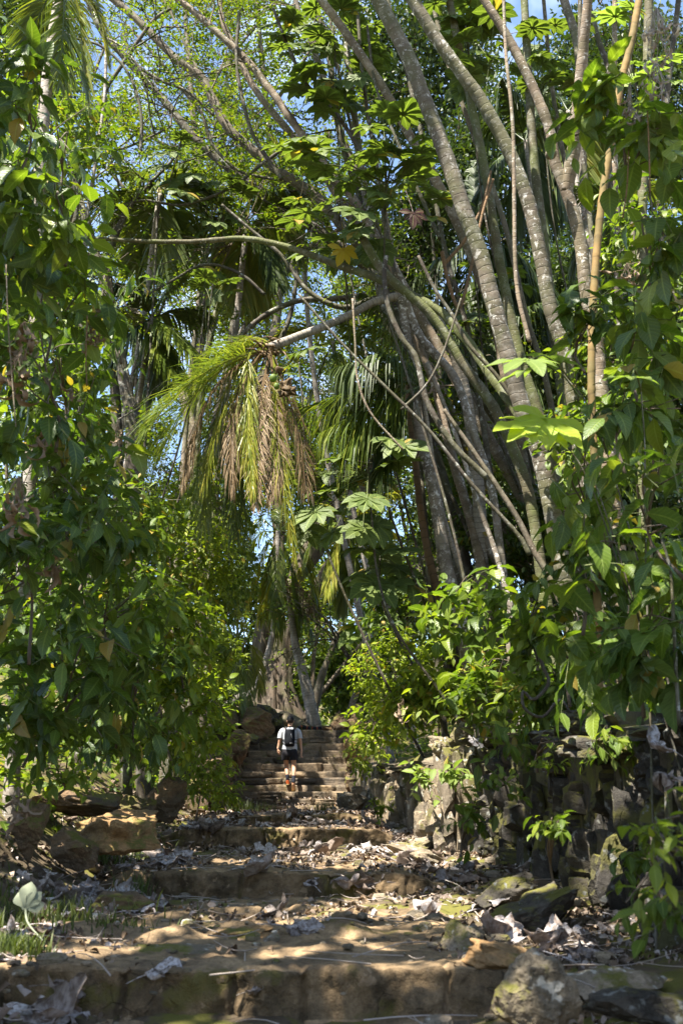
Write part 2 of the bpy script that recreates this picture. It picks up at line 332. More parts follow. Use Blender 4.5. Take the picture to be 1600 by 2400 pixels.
M['boulder'] = rockmat('ochre_boulder', (.33, .20, .09), (.15, .105, .055), .65, None, .8, 1.8)
M['boulder_moss'] = rockmat('mossy_boulder', (.16, .105, .06), (.085, .066, .045), .75, None, .9, 2.5)
t = NT('dry_leaf'); oi = t.n('ShaderNodeObjectInfo'); nz = t.noise(9, 4, t.n('ShaderNodeTexCoord').outputs['Object'])
c = t.ramp(oi.outputs['Random'], [(0, (.16, .12, .09)), (.3, (.31, .27, .245)), (.7, (.47, .45, .455)), (1, (.53, .49, .45))]); c = t.mix(t.sm(nz, .35, .7), c, t.mix(1., c, (.42, .36, .31), 'MULTIPLY'))
gb = t.n('ShaderNodeNewGeometry'); c = t.mix(t.math('MULTIPLY', gb.outputs['Backfacing'], .6), c, (.17, .115, .08))
uvd = t.n('ShaderNodeSeparateXYZ'); t.set(uvd.inputs[0], t.n('ShaderNodeTexCoord').outputs['UV']); ud = t.math('ABSOLUTE', t.math('SUBTRACT', uvd.outputs[0], .5)); vd = t.sm(t.math('SINE', t.math('MULTIPLY', t.math('SUBTRACT', uvd.outputs[1], t.math('MULTIPLY', ud, .4)), 55.0)), .6, 1.0); md_ = t.math('SUBTRACT', 1.0, t.sm(ud, 0., .06)); c = t.mix(t.math('MULTIPLY', t.math('MAXIMUM', vd, md_), .45), c, t.mix(1., c, (.45, .40, .36), 'MULTIPLY'))
pp = t.pbsdf(c, .65, .3, t.bump(nz, .6, .01)); tr = t.n('ShaderNodeBsdfTranslucent'); t.set(tr.inputs[0], c); mx = t.n('ShaderNodeMixShader'); mx.inputs[0].default_value = .15
t.t.links.new(pp, mx.inputs[1]); t.t.links.new(tr.outputs[0], mx.inputs[2]); M['dry'] = t.done(mx.outputs[0])
t = NT('leaf_litter'); gb = t.n('ShaderNodeNewGeometry')
c = t.ramp(gb.outputs['Random Per Island'], [(0, (.05, .034, .02)), (.4, (.13, .088, .055)), (.7, (.22, .17, .13)), (.93, (.36, .32, .30)), (1, (.30, .17, .07))]); M['litter'] = t.done(t.pbsdf(c, .75, .25))
M['dry_brown'] = flat('brown_dead_leaf', (.25, .18, .12), .7, .25, .6, 14, .5)
M['grass'] = leafmat('grass_blade', [(0, (.035, .055, .012)), (1, (.09, .11, .025))], .4, veins=False)
M['moss'] = flat('moss', (.13, .15, .02), .95, .1, .7, 40, .6)
# ================================================================= ground
def sstep(x): x = np.clip(x, 0, 1); return x*x*(3-2*x)
YA, YB, YC, YD, YF = 4.95, 9.0, 13.3, 16.0, 22.8
FE = [1888, 1873, 1855, 1840, 1824, 1808, 1790, 1775, 1759, 1742, 1727, 1711]; TD = .36
FZ = [toZ(py, YF+TD*i) for i, py in enumerate(FE)]
ZT = FZ[-1]; YT = YF+TD*11
PR = np.array([(-6, -.05), (0, .0), (4.95, .15), (9, .32), (13.3, .55), (16, .78), (22.6, .9), (YT, ZT-.06), (40, ZT+.5), (70, ZT+4), (200, ZT+25)])
def pm(y): return np.interp(y, PR[:, 0], PR[:, 1])
def edge(px, py, Y): return P(px, py, Y)[0]
EL = np.array([(-6, -1.6), (0, -1.5), (5, edge(-60, 2300, 5)), (9, edge(315, 2080, 9)), (13.3, edge(440, 1970, 13.3)), (16, edge(480, 1920, 16)), (22.8, edge(545, 1900, 22.8)), (YT, edge(600, 1720, YT)), (30, -2.4), (60, -3)])
ER = np.array([(-6, 1.2), (0, 1.1), (5, edge(1250, 2300, 5)), (9, edge(960, 2080, 9)), (13.3, edge(880, 1970, 13.3)), (16, edge(850, 1920, 16)), (22.8, edge(805, 1900, 22.8)), (YT, edge(815, 1720, YT)), (30, .6), (60, 1)])
WR = np.array([(-6, 2.2), (0, 2.1), (6.5, 1.97), (9, 1.75), (11.6, 1.50), (12.0, 1.22), (15, .98), (19, .74), (22.8, .30), (27, .25), (31, 1.4), (60, 3)])
xl = lambda y: np.interp(y, EL[:, 0], EL[:, 1]); xr = lambda y: np.interp(y, ER[:, 0], ER[:, 1]); xw = lambda y: np.interp(y, WR[:, 0], WR[:, 1])
def gh(x, y):
    x = np.asarray(x, float); y = np.asarray(y, float); z = pm(y)-.05
    dl = np.maximum(xl(y)-x, 0); z = z+.85*sstep(dl/2.0)+.10*dl*np.clip(dl/3, 0, 1)
    wh = np.interp(y, [0, 6, 11.6, 13, 20, 27, 32], [1.25, 1.2, 1.15, 1.0, .9, .35, .15])
    z = z-.35*sstep((y-22.3)/.4)*sstep((YT+.6-y)/.5)*(x > xl(y)-.1)*(x < xr(y)+.15)
    dr = np.maximum(x-xr(y), 0); w = np.maximum(xw(y)-xr(y), .1); z = z+.12*sstep(dr/w)
    dw = np.maximum(x-xw(y)-.12, 0); z = z+wh*sstep(dw/.22)+.16*np.maximum(dw-.2, 0)
    return z
def gn(x, y):
    z = gh(x, y); q = np.stack([x, y, 0*x], -1); return z+.05*fbm(q*1.3, 3, 3)+.02*fbm(q*6, 2, 9)+np.clip((np.hypot(x, y)-30)/60, 0, 1)*2*fbm(q*.08, 2, 4)
gx = np.concatenate([np.linspace(-320, -30, 12), np.linspace(-26, -8, 14), np.arange(-7, 5.01, .12), np.linspace(6, 26, 16), np.linspace(32, 320, 12)])
gy = np.concatenate([np.linspace(-300, -10, 10), np.arange(-6, 2, .5), np.arange(2, 28, .14), np.linspace(28.5, 70, 36), np.linspace(80, 500, 14)])
XX, YY = np.meshgrid(gx, gy); ZZ = gn(XX, YY); mb = MB(); nx = len(gx); i = (np.arange(len(gy)-1)[:, None]*nx+np.arange(nx-1)[None]); 
mb.add(np.stack([XX, YY, ZZ], -1), np.stack([i, i+1, i+nx+1, i+nx], -1))
tag(obj('ground', mb, M['soil']), kind='structure')
# lower broad steps: one worn sheet of earth-packed treads and stone risers
zA, zB, zC, zD = toZ(2272, YA), toZ(2045, YB), toZ(1942, YC), toZ(1910, YD)
prof = [(0.5, .0), (YA, toZ(2392, YA)), (YA+.02, zA), (YB, .25), (YB+.02, zB), (YC, .46), (YC+.02, zC), (YD, .72), (YD+.02, zD), (YF+.02, FZ[0]-.14)]
pts = []
for k, ((y0, z0), (y1, z1)) in enumerate(zip(prof[:-1], prof[1:])):
    riser = abs(y1-y0) < .1; L = abs(z1-z0) if riser else y1-y0; n = max(3, int(L/(.022 if riser else .035*(1+y0/8))))
    for j in range(n): u = j/n; pts.append((y0+(y1-y0)*u, z0+(z1-z0)*u, 1.0 if riser else 0.0))
pts.append((*prof[-1], 0)); pts = np.array(pts)
for _ in range(1):
    q = pts.copy(); q[1:-1, :2] = (pts[:-2, :2]+2*pts[1:-1, :2]+pts[2:, :2])/4; pts = q
U = np.linspace(0, 1, 260); y = pts[:, 0][:, None]; z = pts[:, 1][:, None]
wob = .0*vn(np.stack([U*5, U*0, U*0], -1), 3)[None]*np.clip(y/6, 0, 1)
yy = y+0*U+.05*vn(np.stack([U[None]*6+0*y, np.floor(y/2.2+.1)+0*U, 0*y+0*U], -1), 12); wl = xl(y)-.35; wr = xr(y)+.3
x = wl+(wr-wl)*U[None]; q = np.stack([x, yy, z+0*x], -1)
d1 = fbm(q*2.2, 4, 21); d2 = fbm(q*9, 3, 31); ris = pts[:, 2][:, None]
d3 = fbm(q*26, 2, 61); flatn = .022*d1+.014*d2+.006*d3
# embedded cobbles on the first two treads
cob = np.maximum(vn(q*np.array([3.2, 3.6, 0])+5, 44), 0)**1.2*.10*np.clip(1-abs(y-7)/2.6, 0, 1)
endf = sstep(np.minimum(U/.1, (1-U)/.1))[None]
q[..., 2] += (flatn+cob)*(1-.6*ris)-.10*(1-endf); jt = np.zeros_like(x)
for a_ in range(5):
    for b_ in range(6): ux = (b_+.5+.7*_h(np.int64(a_), np.int64(b_), np.int64(3), 5))/6.2; jt += np.exp(-((U[None]-ux+.004*d2)/.0045)**2)*(np.abs(y-[YA, YB, YC, YD, 40][a_]) < .15)
q[..., 2] -= .018*jt
q[..., 1] += ris*(.05*jt-.03*d1-.035*d2-.014*d3)-.012*(1-ris)*d2
mb = MB(); K, n = q.shape[:2]; i = (np.arange(K-1)[:, None]*n+np.arange(n-1)[None]); mb.add(q, np.stack([i, i+1, i+n+1, i+n], -1)); mb.m = [np.repeat((ris[:-1, 0] > .3).astype(int), n-1)]
tag(obj('path', mb, [M['earth'], M['riser']]), kind='structure')
_PX, _PY, _PZ = q[..., 0], q[..., 1], q[..., 2]
def surf(x, y):
    """height of whatever the foot meets at x, y"""
    z = float(gn(np.array(x), np.array(y)))
    if xl(y)-.3 < x < xr(y)+.25 and y < YF:
        ki = int(np.argmin(abs(_PY[:, 130]-y))); kj = int(np.clip(np.argmin(abs(_PX[ki]-x)), 0, 259)); z = max(z, float(_PZ[ki, kj]))
    if y >= YF and y < YT+.4 and xl(y) < x < xr(y): z = max(z, FZ[int(min(11, (y-YF)/TD))])
    return z
# ---- flight of twelve rough stone steps
mb = MB(); r = rng_(5)
for i in range(12):
    zt = FZ[i]; zb = (FZ[i-1] if i else FZ[0]-.15); yf = YF+TD*i; x0 = xl(yf)-.12; x1 = xr(yf)+.12; x = x0
    while x < x1:
        w = min(r.uniform(.28, .85), x1-x+.1); h = zt-zb+.10; dd = TD+.28
        split = r.random() < .28 and w > .4
        if split:
            h1 = h*r.uniform(.4, .6)
            stone(mb, (x+w/2, yf+dd/2+r.uniform(-.02, .03), zt-h+h1/2), (w*1.0, dd, h1*1.02), r, 6, .08, .05)
            stone(mb, (x+w/2+r.uniform(-.03, .03), yf+dd/2-r.uniform(0, .04), zt-(h-h1)/2), (w*1.0, dd, (h-h1)*1.02), r, 6, .08, .055)
        else: stone(mb, (x+w/2, yf+dd/2+r.uniform(-.03, .03), zt-h/2+r.uniform(-.012, .012)), (w*1.05, dd, h), r, 6, .03, .04, (0, r.uniform(-.02, .02), 0))
        x += w*.985
x0 = xl(YT); x1 = xr(YT)
tag(obj('stone_steps', mb, [M['step_stone']], smooth=True), kind='structure')
# landing behind the flight
mb = MB(); r = rng_(8)
for k in range(26):
    x = r.uniform(x0-.4, x1+.3); y = r.uniform(YT+.5, YT+2.4); stone(mb, (x, y, ZT-.08+r.uniform(-.03, .03)), (r.uniform(.4, .8), r.uniform(.3, .6), .16), r, 4, .2, .08)
tag(obj('landing', mb, [M['step_stone']]), kind='structure')
# ================================================================= dry stone walls
def slab_wall(name, label, y0, y1, base_, top_, xf, seed, mats, wmin, wmax, hmin, hmax, endface=None, lean=.0):
    r = rng_(seed); o = thing(name, label, 'wall', (float(xf((y0+y1)/2)), (y0+y1)/2, float(base_((y0+y1)/2))))
    mb = MB(); y = y0
    # packed earth and rubble core
    yy = np.linspace(y0, y1, 24); prof_ = []
    for a in yy:
        b, t_ = base_(a)-.2, top_(a)-.05; X = xf(a)+.10
        prof_.append([(X, a, b), (X+.02, a, (b+t_)/2), (X, a, t_), (X+.35, a, t_+.0), (X+.7, a, t_-.1)])
    prof_ = np.array(prof_); K, n = prof_.shape[:2]; i = (np.arange(K-1)[:, None]*n+np.arange(n-1)[None]); mc = MB(); mc.add(prof_, np.stack([i, i+1, i+n+1, i+n], -1))
    if endface: 
        a = endface; mc.add([(xf(a)+.1, a, base_(a)-.2), (xf(a)+.9, a, base_(a)-.2), (xf(a)+.9, a, top_(a)-.1), (xf(a)+.1, a, top_(a)-.1)], [(0, 1, 2, 3)])
    while y < y1:
        w = r.uniform(wmin, wmax); b = base_(y)-.08; t_ = top_(y)
        z = b
        while z < t_-.04:
            h = min(r.uniform(hmin, hmax)*(1 if r.random() < .7 else .45), t_-z+.02); lb = .20*max(0, (z-b)/(t_-b))
            if h < .06: break
            th = r.uniform(.10, .26)
            stone(mb, (xf(y)+r.uniform(-.09, .13)+th*.1+lb, y+w/2, z+h/2), (th*1.3, w*1.05, h*1.02), r, 6, .06, .15, (r.uniform(-.2, .2), r.uniform(-.28, .16)+lean, r.uniform(-.6, .6)), facet=1)
            z += h*.95
        y += w*.93
    if endface:
        a = endface; x = xf(a); 
        while x < xf(a)+.8:
            w = r.uniform(.06, .16); z = base_(a)-.1
            while z < top_(a)-.05:
                h = min(r.uniform(hmin, hmax), top_(a)-z+.03)
                stone(mb, (x+w/2, a-.02+r.uniform(-.06, .04), z+h/2), (w*1.15, .2, h*1.05), r, 4, .1, .15, (r.uniform(-.1, .1), r.uniform(-.12, .12), r.uniform(-.2, .2)), facet=1); z += h*.95
            x += w*.95
    # capping slabs
    y = y0; 
    while y < y1:
        w = r.uniform(.2, .5); stone(mb, (xf(y)+r.uniform(.1, .3), y+w/2, top_(y)+r.uniform(-.03, .04)), (r.uniform(.35, .6), w, r.uniform(.06, .14)), r, 4, .15, .14, (r.uniform(-.12, .12), r.uniform(-.15, .15), r.uniform(-.5, .5)), facet=1)
        stone(mb, (xf(y)+r.uniform(.45, .7), y+w/2, top_(y)+r.uniform(-.08, .0)), (r.uniform(.35, .6), w*1.2, r.uniform(.06, .14)), r, 4, .15, .14, (r.uniform(-.12, .12), r.uniform(-.15, .15), r.uniform(-.5, .5)), facet=1); y += w*.9
    obj('core', mc, M['soil'], o); obj('stonework', mb, mats, o, smooth=False)
    return o
W1B = lambda y: float(np.interp(y, [2.5, 6.8, 11.7], [.05, .12, .45])); W1T = lambda y: float(np.interp(y, [2.5, 6, 8, 11.7], [1.38, 1.45, 1.58, 1.72]))
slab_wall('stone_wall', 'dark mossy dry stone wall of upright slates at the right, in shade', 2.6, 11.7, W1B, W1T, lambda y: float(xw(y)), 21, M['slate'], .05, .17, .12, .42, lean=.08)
W2B = lambda y: float(pm(y))+.02; W2T = lambda y: float(np.interp(y, [11.8, 13, 16, 22.8], [1.62, 1.50, 1.55, 1.85]))
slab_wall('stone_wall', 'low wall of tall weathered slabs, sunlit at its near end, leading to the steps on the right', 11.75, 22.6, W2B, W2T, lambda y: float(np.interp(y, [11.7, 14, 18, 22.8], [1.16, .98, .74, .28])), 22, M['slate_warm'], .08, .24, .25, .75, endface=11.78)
W3B = lambda y: float(pm(y))+.02; W3T = lambda y: float(np.interp(y, [17, 22.8, 27], [1.35, 2.0, 3.15]))
def left_wall():
    r = rng_(33); xf = lambda y: float(xl(y)-.16); o = thing('stone_wall', 'rough stone retaining wall beside the steps on the left', 'wall', (xf(22), 22, 1.0)); mb = MB(); y = 17.2
    while y < 27:
        w = r.uniform(.2, .45); z = W3B(y)-.1
        while z < W3T(y):
            h = r.uniform(.14, .34); stone(mb, (xf(y)-.1+r.uniform(-.05, .05), y+w/2, z+h/2), (.36, w*1.06, h*1.05), r, 4, .16, .13, (r.uniform(-.1, .1), r.uniform(-.1, .1), r.uniform(-.3, .3)), facet=1); z += h*.96
        y += w*.94
    obj('stonework', mb, M['boulder_moss'], o, smooth=False)
left_wall()
r = rng_(34); o = thing('stone_wall', 'stone side wall of the steps on the right, below the bush', 'wall', (xr(24)+.2, 24.5, 1.5)); mb = MB(); y = 22.6
while y < 27.2:
    w = r.uniform(.2, .45); z = float(pm(y))-.2
    while z < pm(y)+.55:
        h = r.uniform(.14, .3); stone(mb, (xr(y)+.22+r.uniform(-.05, .05), y+w/2, z+h/2), (.36, w*1.06, h*1.05), r, 4, .16, .13, (r.uniform(-.1, .1), r.uniform(-.1, .1), r.uniform(-.3, .3)), facet=1); z += h*.96
    y += w*.94
obj('stonework', mb, M['boulder_moss'], o, smooth=False)
# ================================================================= single rocks
def rock(label, px, py, Y, w, h, d=None, mat='boulder', rot=(0, 0, 0), n=9, seed=1, round_=.35, rough=.16, sink=.25, z=None, name='rock'):
    """px,py = centre in the photo, w,h in photo px"""
    m = MPP(py, Y); c = P(px, py, Y); W, H = w*m, h*m; Dp = (d or w)*m; mb = MB(); r = rng_(seed)
    stone(mb, c, (W, Dp, H), r, n, round_, rough, rot, facet=1); return tag(obj(name, mb, M[mat], loc=c, smooth=False), label, 'rock')
ROCKS = [
 ('ochre boulder with a moss patch, sunlit on its top, left of the steps', 272, 1955, 9.3, 170, 110, 130, 'boulder', (.1, -.25, .3), 14, 3),
 ('brown slab leaning against the ochre boulder, in shade', 165, 1990, 8.9, 120, 60, 90, 'boulder_moss', (.2, .45, .2), 9, 4),
 ('upright brown stone at the far left edge of the path', 70, 1950, 8.3, 70, 130, 80, 'boulder_moss', (.1, .1, .2), 9, 5),
 ('low mossy stone on the left bank above the ochre boulder', 180, 1880, 10.5, 190, 60, 120, 'boulder_moss', (0, .12, .1), 9, 6),
 ('big mossy boulder at the top left of the stone steps', 592, 1697, 26.0, 82, 66, 80, 'boulder_moss', (.1, .15, .2), 14, 7),
 ('grey smooth-topped stone behind the big mossy boulder', 630, 1690, 26.9, 62, 58, 60, 'slate', (.0, .2, .1), 9, 8),
 ('square brown block left of the big mossy boulder', 528, 1685, 25.8, 62, 66, 60, 'boulder_moss', (0, .05, .1), 9, 9),
 ('mossy stone post beside the upper steps on the left', 560, 1752, 23.8, 46, 70, 40, 'boulder_moss', (0, .1, .1), 9, 10),
 ('loose stone under the big mossy boulder', 588, 1733, 25.0, 40, 22, 30, 'slate', (0, .1, .1), 6, 11),
 ('angular grey stone lying right of the foot of the steps', 822, 1884, 18.6, 66, 40, 60, 'slate_warm', (.1, .15, .4), 9, 12),
 ('rounded stone covered in bright moss at the right of the step edge', 786, 1912, 17.6, 66, 28, 60, 'boulder_moss', (0, .05, .2), 9, 13),
 ('brown leaning stone at the top right of the steps', 800, 1702, 27.5, 44, 60, 40, 'boulder_moss', (0, .3, .2), 9, 14),
 ('tan square stone in the bush right of the steps', 838, 1755, 22.5, 52, 46, 40, 'boulder', (0, .0, .1), 9, 15),
 ('tan stone at the top of the steps behind the palm foot', 765, 1708, 27.6, 40, 14, 30, 'boulder', (0, 0, .1), 6, 16),
 ('dark pointed rock in the bottom foreground right of the lowest step', 1248, 2345, 4.35, 190, 170, 150, 'slate_warm', (.1, .35, .5), 14, 17),
 ('ochre edged stone at the right end of the lowest step', 1185, 2245, 5.1, 170, 60, 110, 'boulder', (.05, .16, .15), 9, 18),
 ('mossy brown stone block standing behind the lowest step', 1085, 2215, 5.7, 110, 90, 90, 'slate_warm', (.1, .2, .5), 9, 19),
 ('flat grey slate tilted against the shaded wall foot', 1240, 2155, 7.0, 230, 80, 120, 'slate', (.1, -.3, .3), 9, 20),
 ('small flat slate lying below the wall on mossy ground', 1180, 2100, 7.8, 150, 60, 90, 'slate', (.1, -.2, .2), 9, 21),
 ('flat ochre slab lying at the lower right of the path', 1440, 2310, 5.0, 220, 60, 130, 'slate_warm', (.05, -.1, .2), 9, 22),
 ('broken slab in the bottom right corner of the path', 1520, 2365, 4.3, 260, 70, 120, 'slate', (.1, .1, .1), 9, 23),
 ('long mossy kerb stone beside the path under the low wall', 985, 2010, 11.3, 120, 50, 160, 'slate_warm', (.1, .3, .5), 9, 24),
 ('flat stone lying at the foot of the sunlit slabs', 1010, 1972, 12.2, 100, 26, 70, 'slate_warm', (.1, -.2, .3), 9, 25),
 ('weathered capstone on the corner of the shaded wall', 1040, 1752, 11.9, 60, 40, 60, 'slate_warm', (.1, .1, .4), 9, 26),
 ('pale upright capstone beside the corner of the wall', 1078, 1725, 11.9, 40, 60, 50, 'slate_warm', (.0, .1, .2), 9, 27),
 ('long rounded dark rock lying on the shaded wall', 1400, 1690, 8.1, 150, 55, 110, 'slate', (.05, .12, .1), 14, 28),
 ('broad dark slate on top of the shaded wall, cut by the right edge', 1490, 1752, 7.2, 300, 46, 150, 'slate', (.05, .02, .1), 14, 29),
 ('mossy stone half buried in the left bank by the grass', 300, 2125, 7.4, 150, 70, 100, 'boulder_moss', (.05, .05, .2), 9, 31),
 ('low worn cobble on the second tread', 420, 2232, 5.7, 240, 30, 110, 'slate_warm', (.0, .03, .1), 9, 32),
 ('brown flat cobble in the middle of the second tread', 560, 2190, 6.3, 150, 26, 120, 'boulder', (.0, -.03, .1), 9, 33),
 ('moss fringed stone on the left bank below the ferns', 320, 1895, 12.0, 90, 50, 60, 'boulder_moss', (0, .1, .3), 9, 34),
 ('dark stone on the left bank beside hanging dry leaves', 385, 1875, 13.0, 90, 90, 60, 'boulder_moss', (0, -.1, .3), 9, 35),
]
for (lb, px, py, Y, w, h, d, mt, ro, n, sd) in ROCKS: rock(lb, px, py, Y, w, h, d, mt, ro, 26 if n > 6 else 6, sd, round_=.3 if 'slab' in lb or 'slate' in lb else .5)
# ================================================================= trees with traced trunks
def pline(pts, Y0, Y1): 
    n = len(pts); s = np.concatenate([[0], np.cumsum(np.hypot(*np.diff(np.array(pts, float), axis=0).T))]); s = s/s[-1]
    return np.array([P(px, py, Y0+(Y1-Y0)*u) for (px, py), u in zip(pts, s)])
def to_ground(p, dec=.93):
    """carry the lower end of the line down into the ground"""
    d = p[-1]-p[-2]; d = d/np.linalg.norm(d); d[2] = min(d[2], -.55); d = d/np.linalg.norm(d); q = p[-1].copy(); out = []
    for _ in range(60):
        q = q+d*.25
        if q[2] < gn(q[0], q[1])-.1: break
        d[0] *= dec; d[1] *= dec; d = d/np.linalg.norm(d)
    if np.linalg.norm(q-p[-1]) > .3: out = [(p[-1]+q)/2+np.array([0, 0, 0.0]), q]
    else: out = [q]
    return np.vstack([p, np.array(out)])
def sky_up(p, L=3.0, bend=.15):
    d = p[0]-p[1]; d = d/np.linalg.norm(d); a = p[0]+d*L*.5; d[2] += bend; d /= np.linalg.norm(d); return np.vstack([[a+d*L*.5], [a], p])
def umbrella_crown(mb, ms, c, n, spread, lsz, rng, up=.5, tpl=LPALM, droop=.2):
    """long-stalked palmate leaves round a branch tip"""
    a = rng.uniform(0, 2*np.pi, n); el = rng.uniform(-.2, 1.2, n); d = np.stack([np.cos(a)*np.cos(el), np.sin(a)*np.cos(el), np.sin(el)*up+.1], 1)
    p = c+d*spread*rng.uniform(.5, 1.1, (n, 1)); t = np.linspace(0, 1, 4)[None, :, None]
    A = c+(p-c)[:, None]*t+np.array([0, 0, 1.])*spread*.18*np.sin(np.pi*t)
    tri_stems(ms, A, np.full(n, .007), .004)
    dr = d*np.array([1, 1, .3])+rng.normal(0, .25, (n, 3))-np.array([0, 0, droop]); nr = np.array([0, 0, 1.])+d*.5+rng.normal(0, .3, (n, 3))
    scatter(mb, tpl, p, dr, nr, rng.uniform(.7, 1.15, n)*lsz, rng)
def branchlets(base, dirv, L, r0, rng, depth, out, tips, gnarl=.5, down=0.0):
    K = 6; p = [np.array(base, float)]; d = np.array(dirv, float)/np.linalg.norm(dirv)
    for k in range(K-1):
        d = d+rng.normal(0, gnarl*.35, 3)-np.array([0, 0, down*.15]); d /= np.linalg.norm(d); p.append(p[-1]+d*L/(K-1))
    p = np.array(p); out.append((p, r0))
    if depth == 0: tips.append((p[2:], d)); return
    for _ in range(rng.integers(3, 5)):
        k = rng.integers(1, K); dd = (p[k]-p[k-1])/L*(K-1)+rng.normal(0, .75, 3); branchlets(p[k], dd, L*rng.uniform(.45, .7), r0*.5, rng, depth-1, out, tips, gnarl, down)
def sprays(mb, tips, n, leaf, tpl, rng, spread=.25, hang=.3):
    """small leaves in feathered sprays on the twigs"""
    P0 = np.concatenate([t[0] for t in tips]); k = rng.integers(0, len(P0), n//7); o = P0[k]+rng.normal(0, spread*.5, (len(k), 3))
    d = norm(rng.normal(0, 1, (len(k), 3))*np.array([1, 1, .5])+np.array([0, 0, -.1]))
    t = np.linspace(.1, 1, 7)[None, :, None]; L = leaf*rng.uniform(2.5, 4.5, (len(k), 1, 1)); p = o[:, None]+d[:, None]*t*L-np.array([0, 0, 1])*hang*t**2*L
    sd = norm(np.cross(d, np.array([0, 0, 1.])+rng.normal(0, .2, (len(k), 3))))[:, None]*np.where(np.arange(7) % 2, 1, -1)[None, :, None]
    dr = sd*.8+d[:, None]*.5-np.array([0, 0, .15])+rng.normal(0, .15, p.shape); nr = np.array([0, 0, 1.])+rng.normal(0, .35, p.shape)
    scatter(mb, tpl, p, dr, nr, leaf*rng.uniform(.7, 1.25, p.shape[0]*7), rng)
CEC = 'slender ring-barked trunks leaning over the steps'
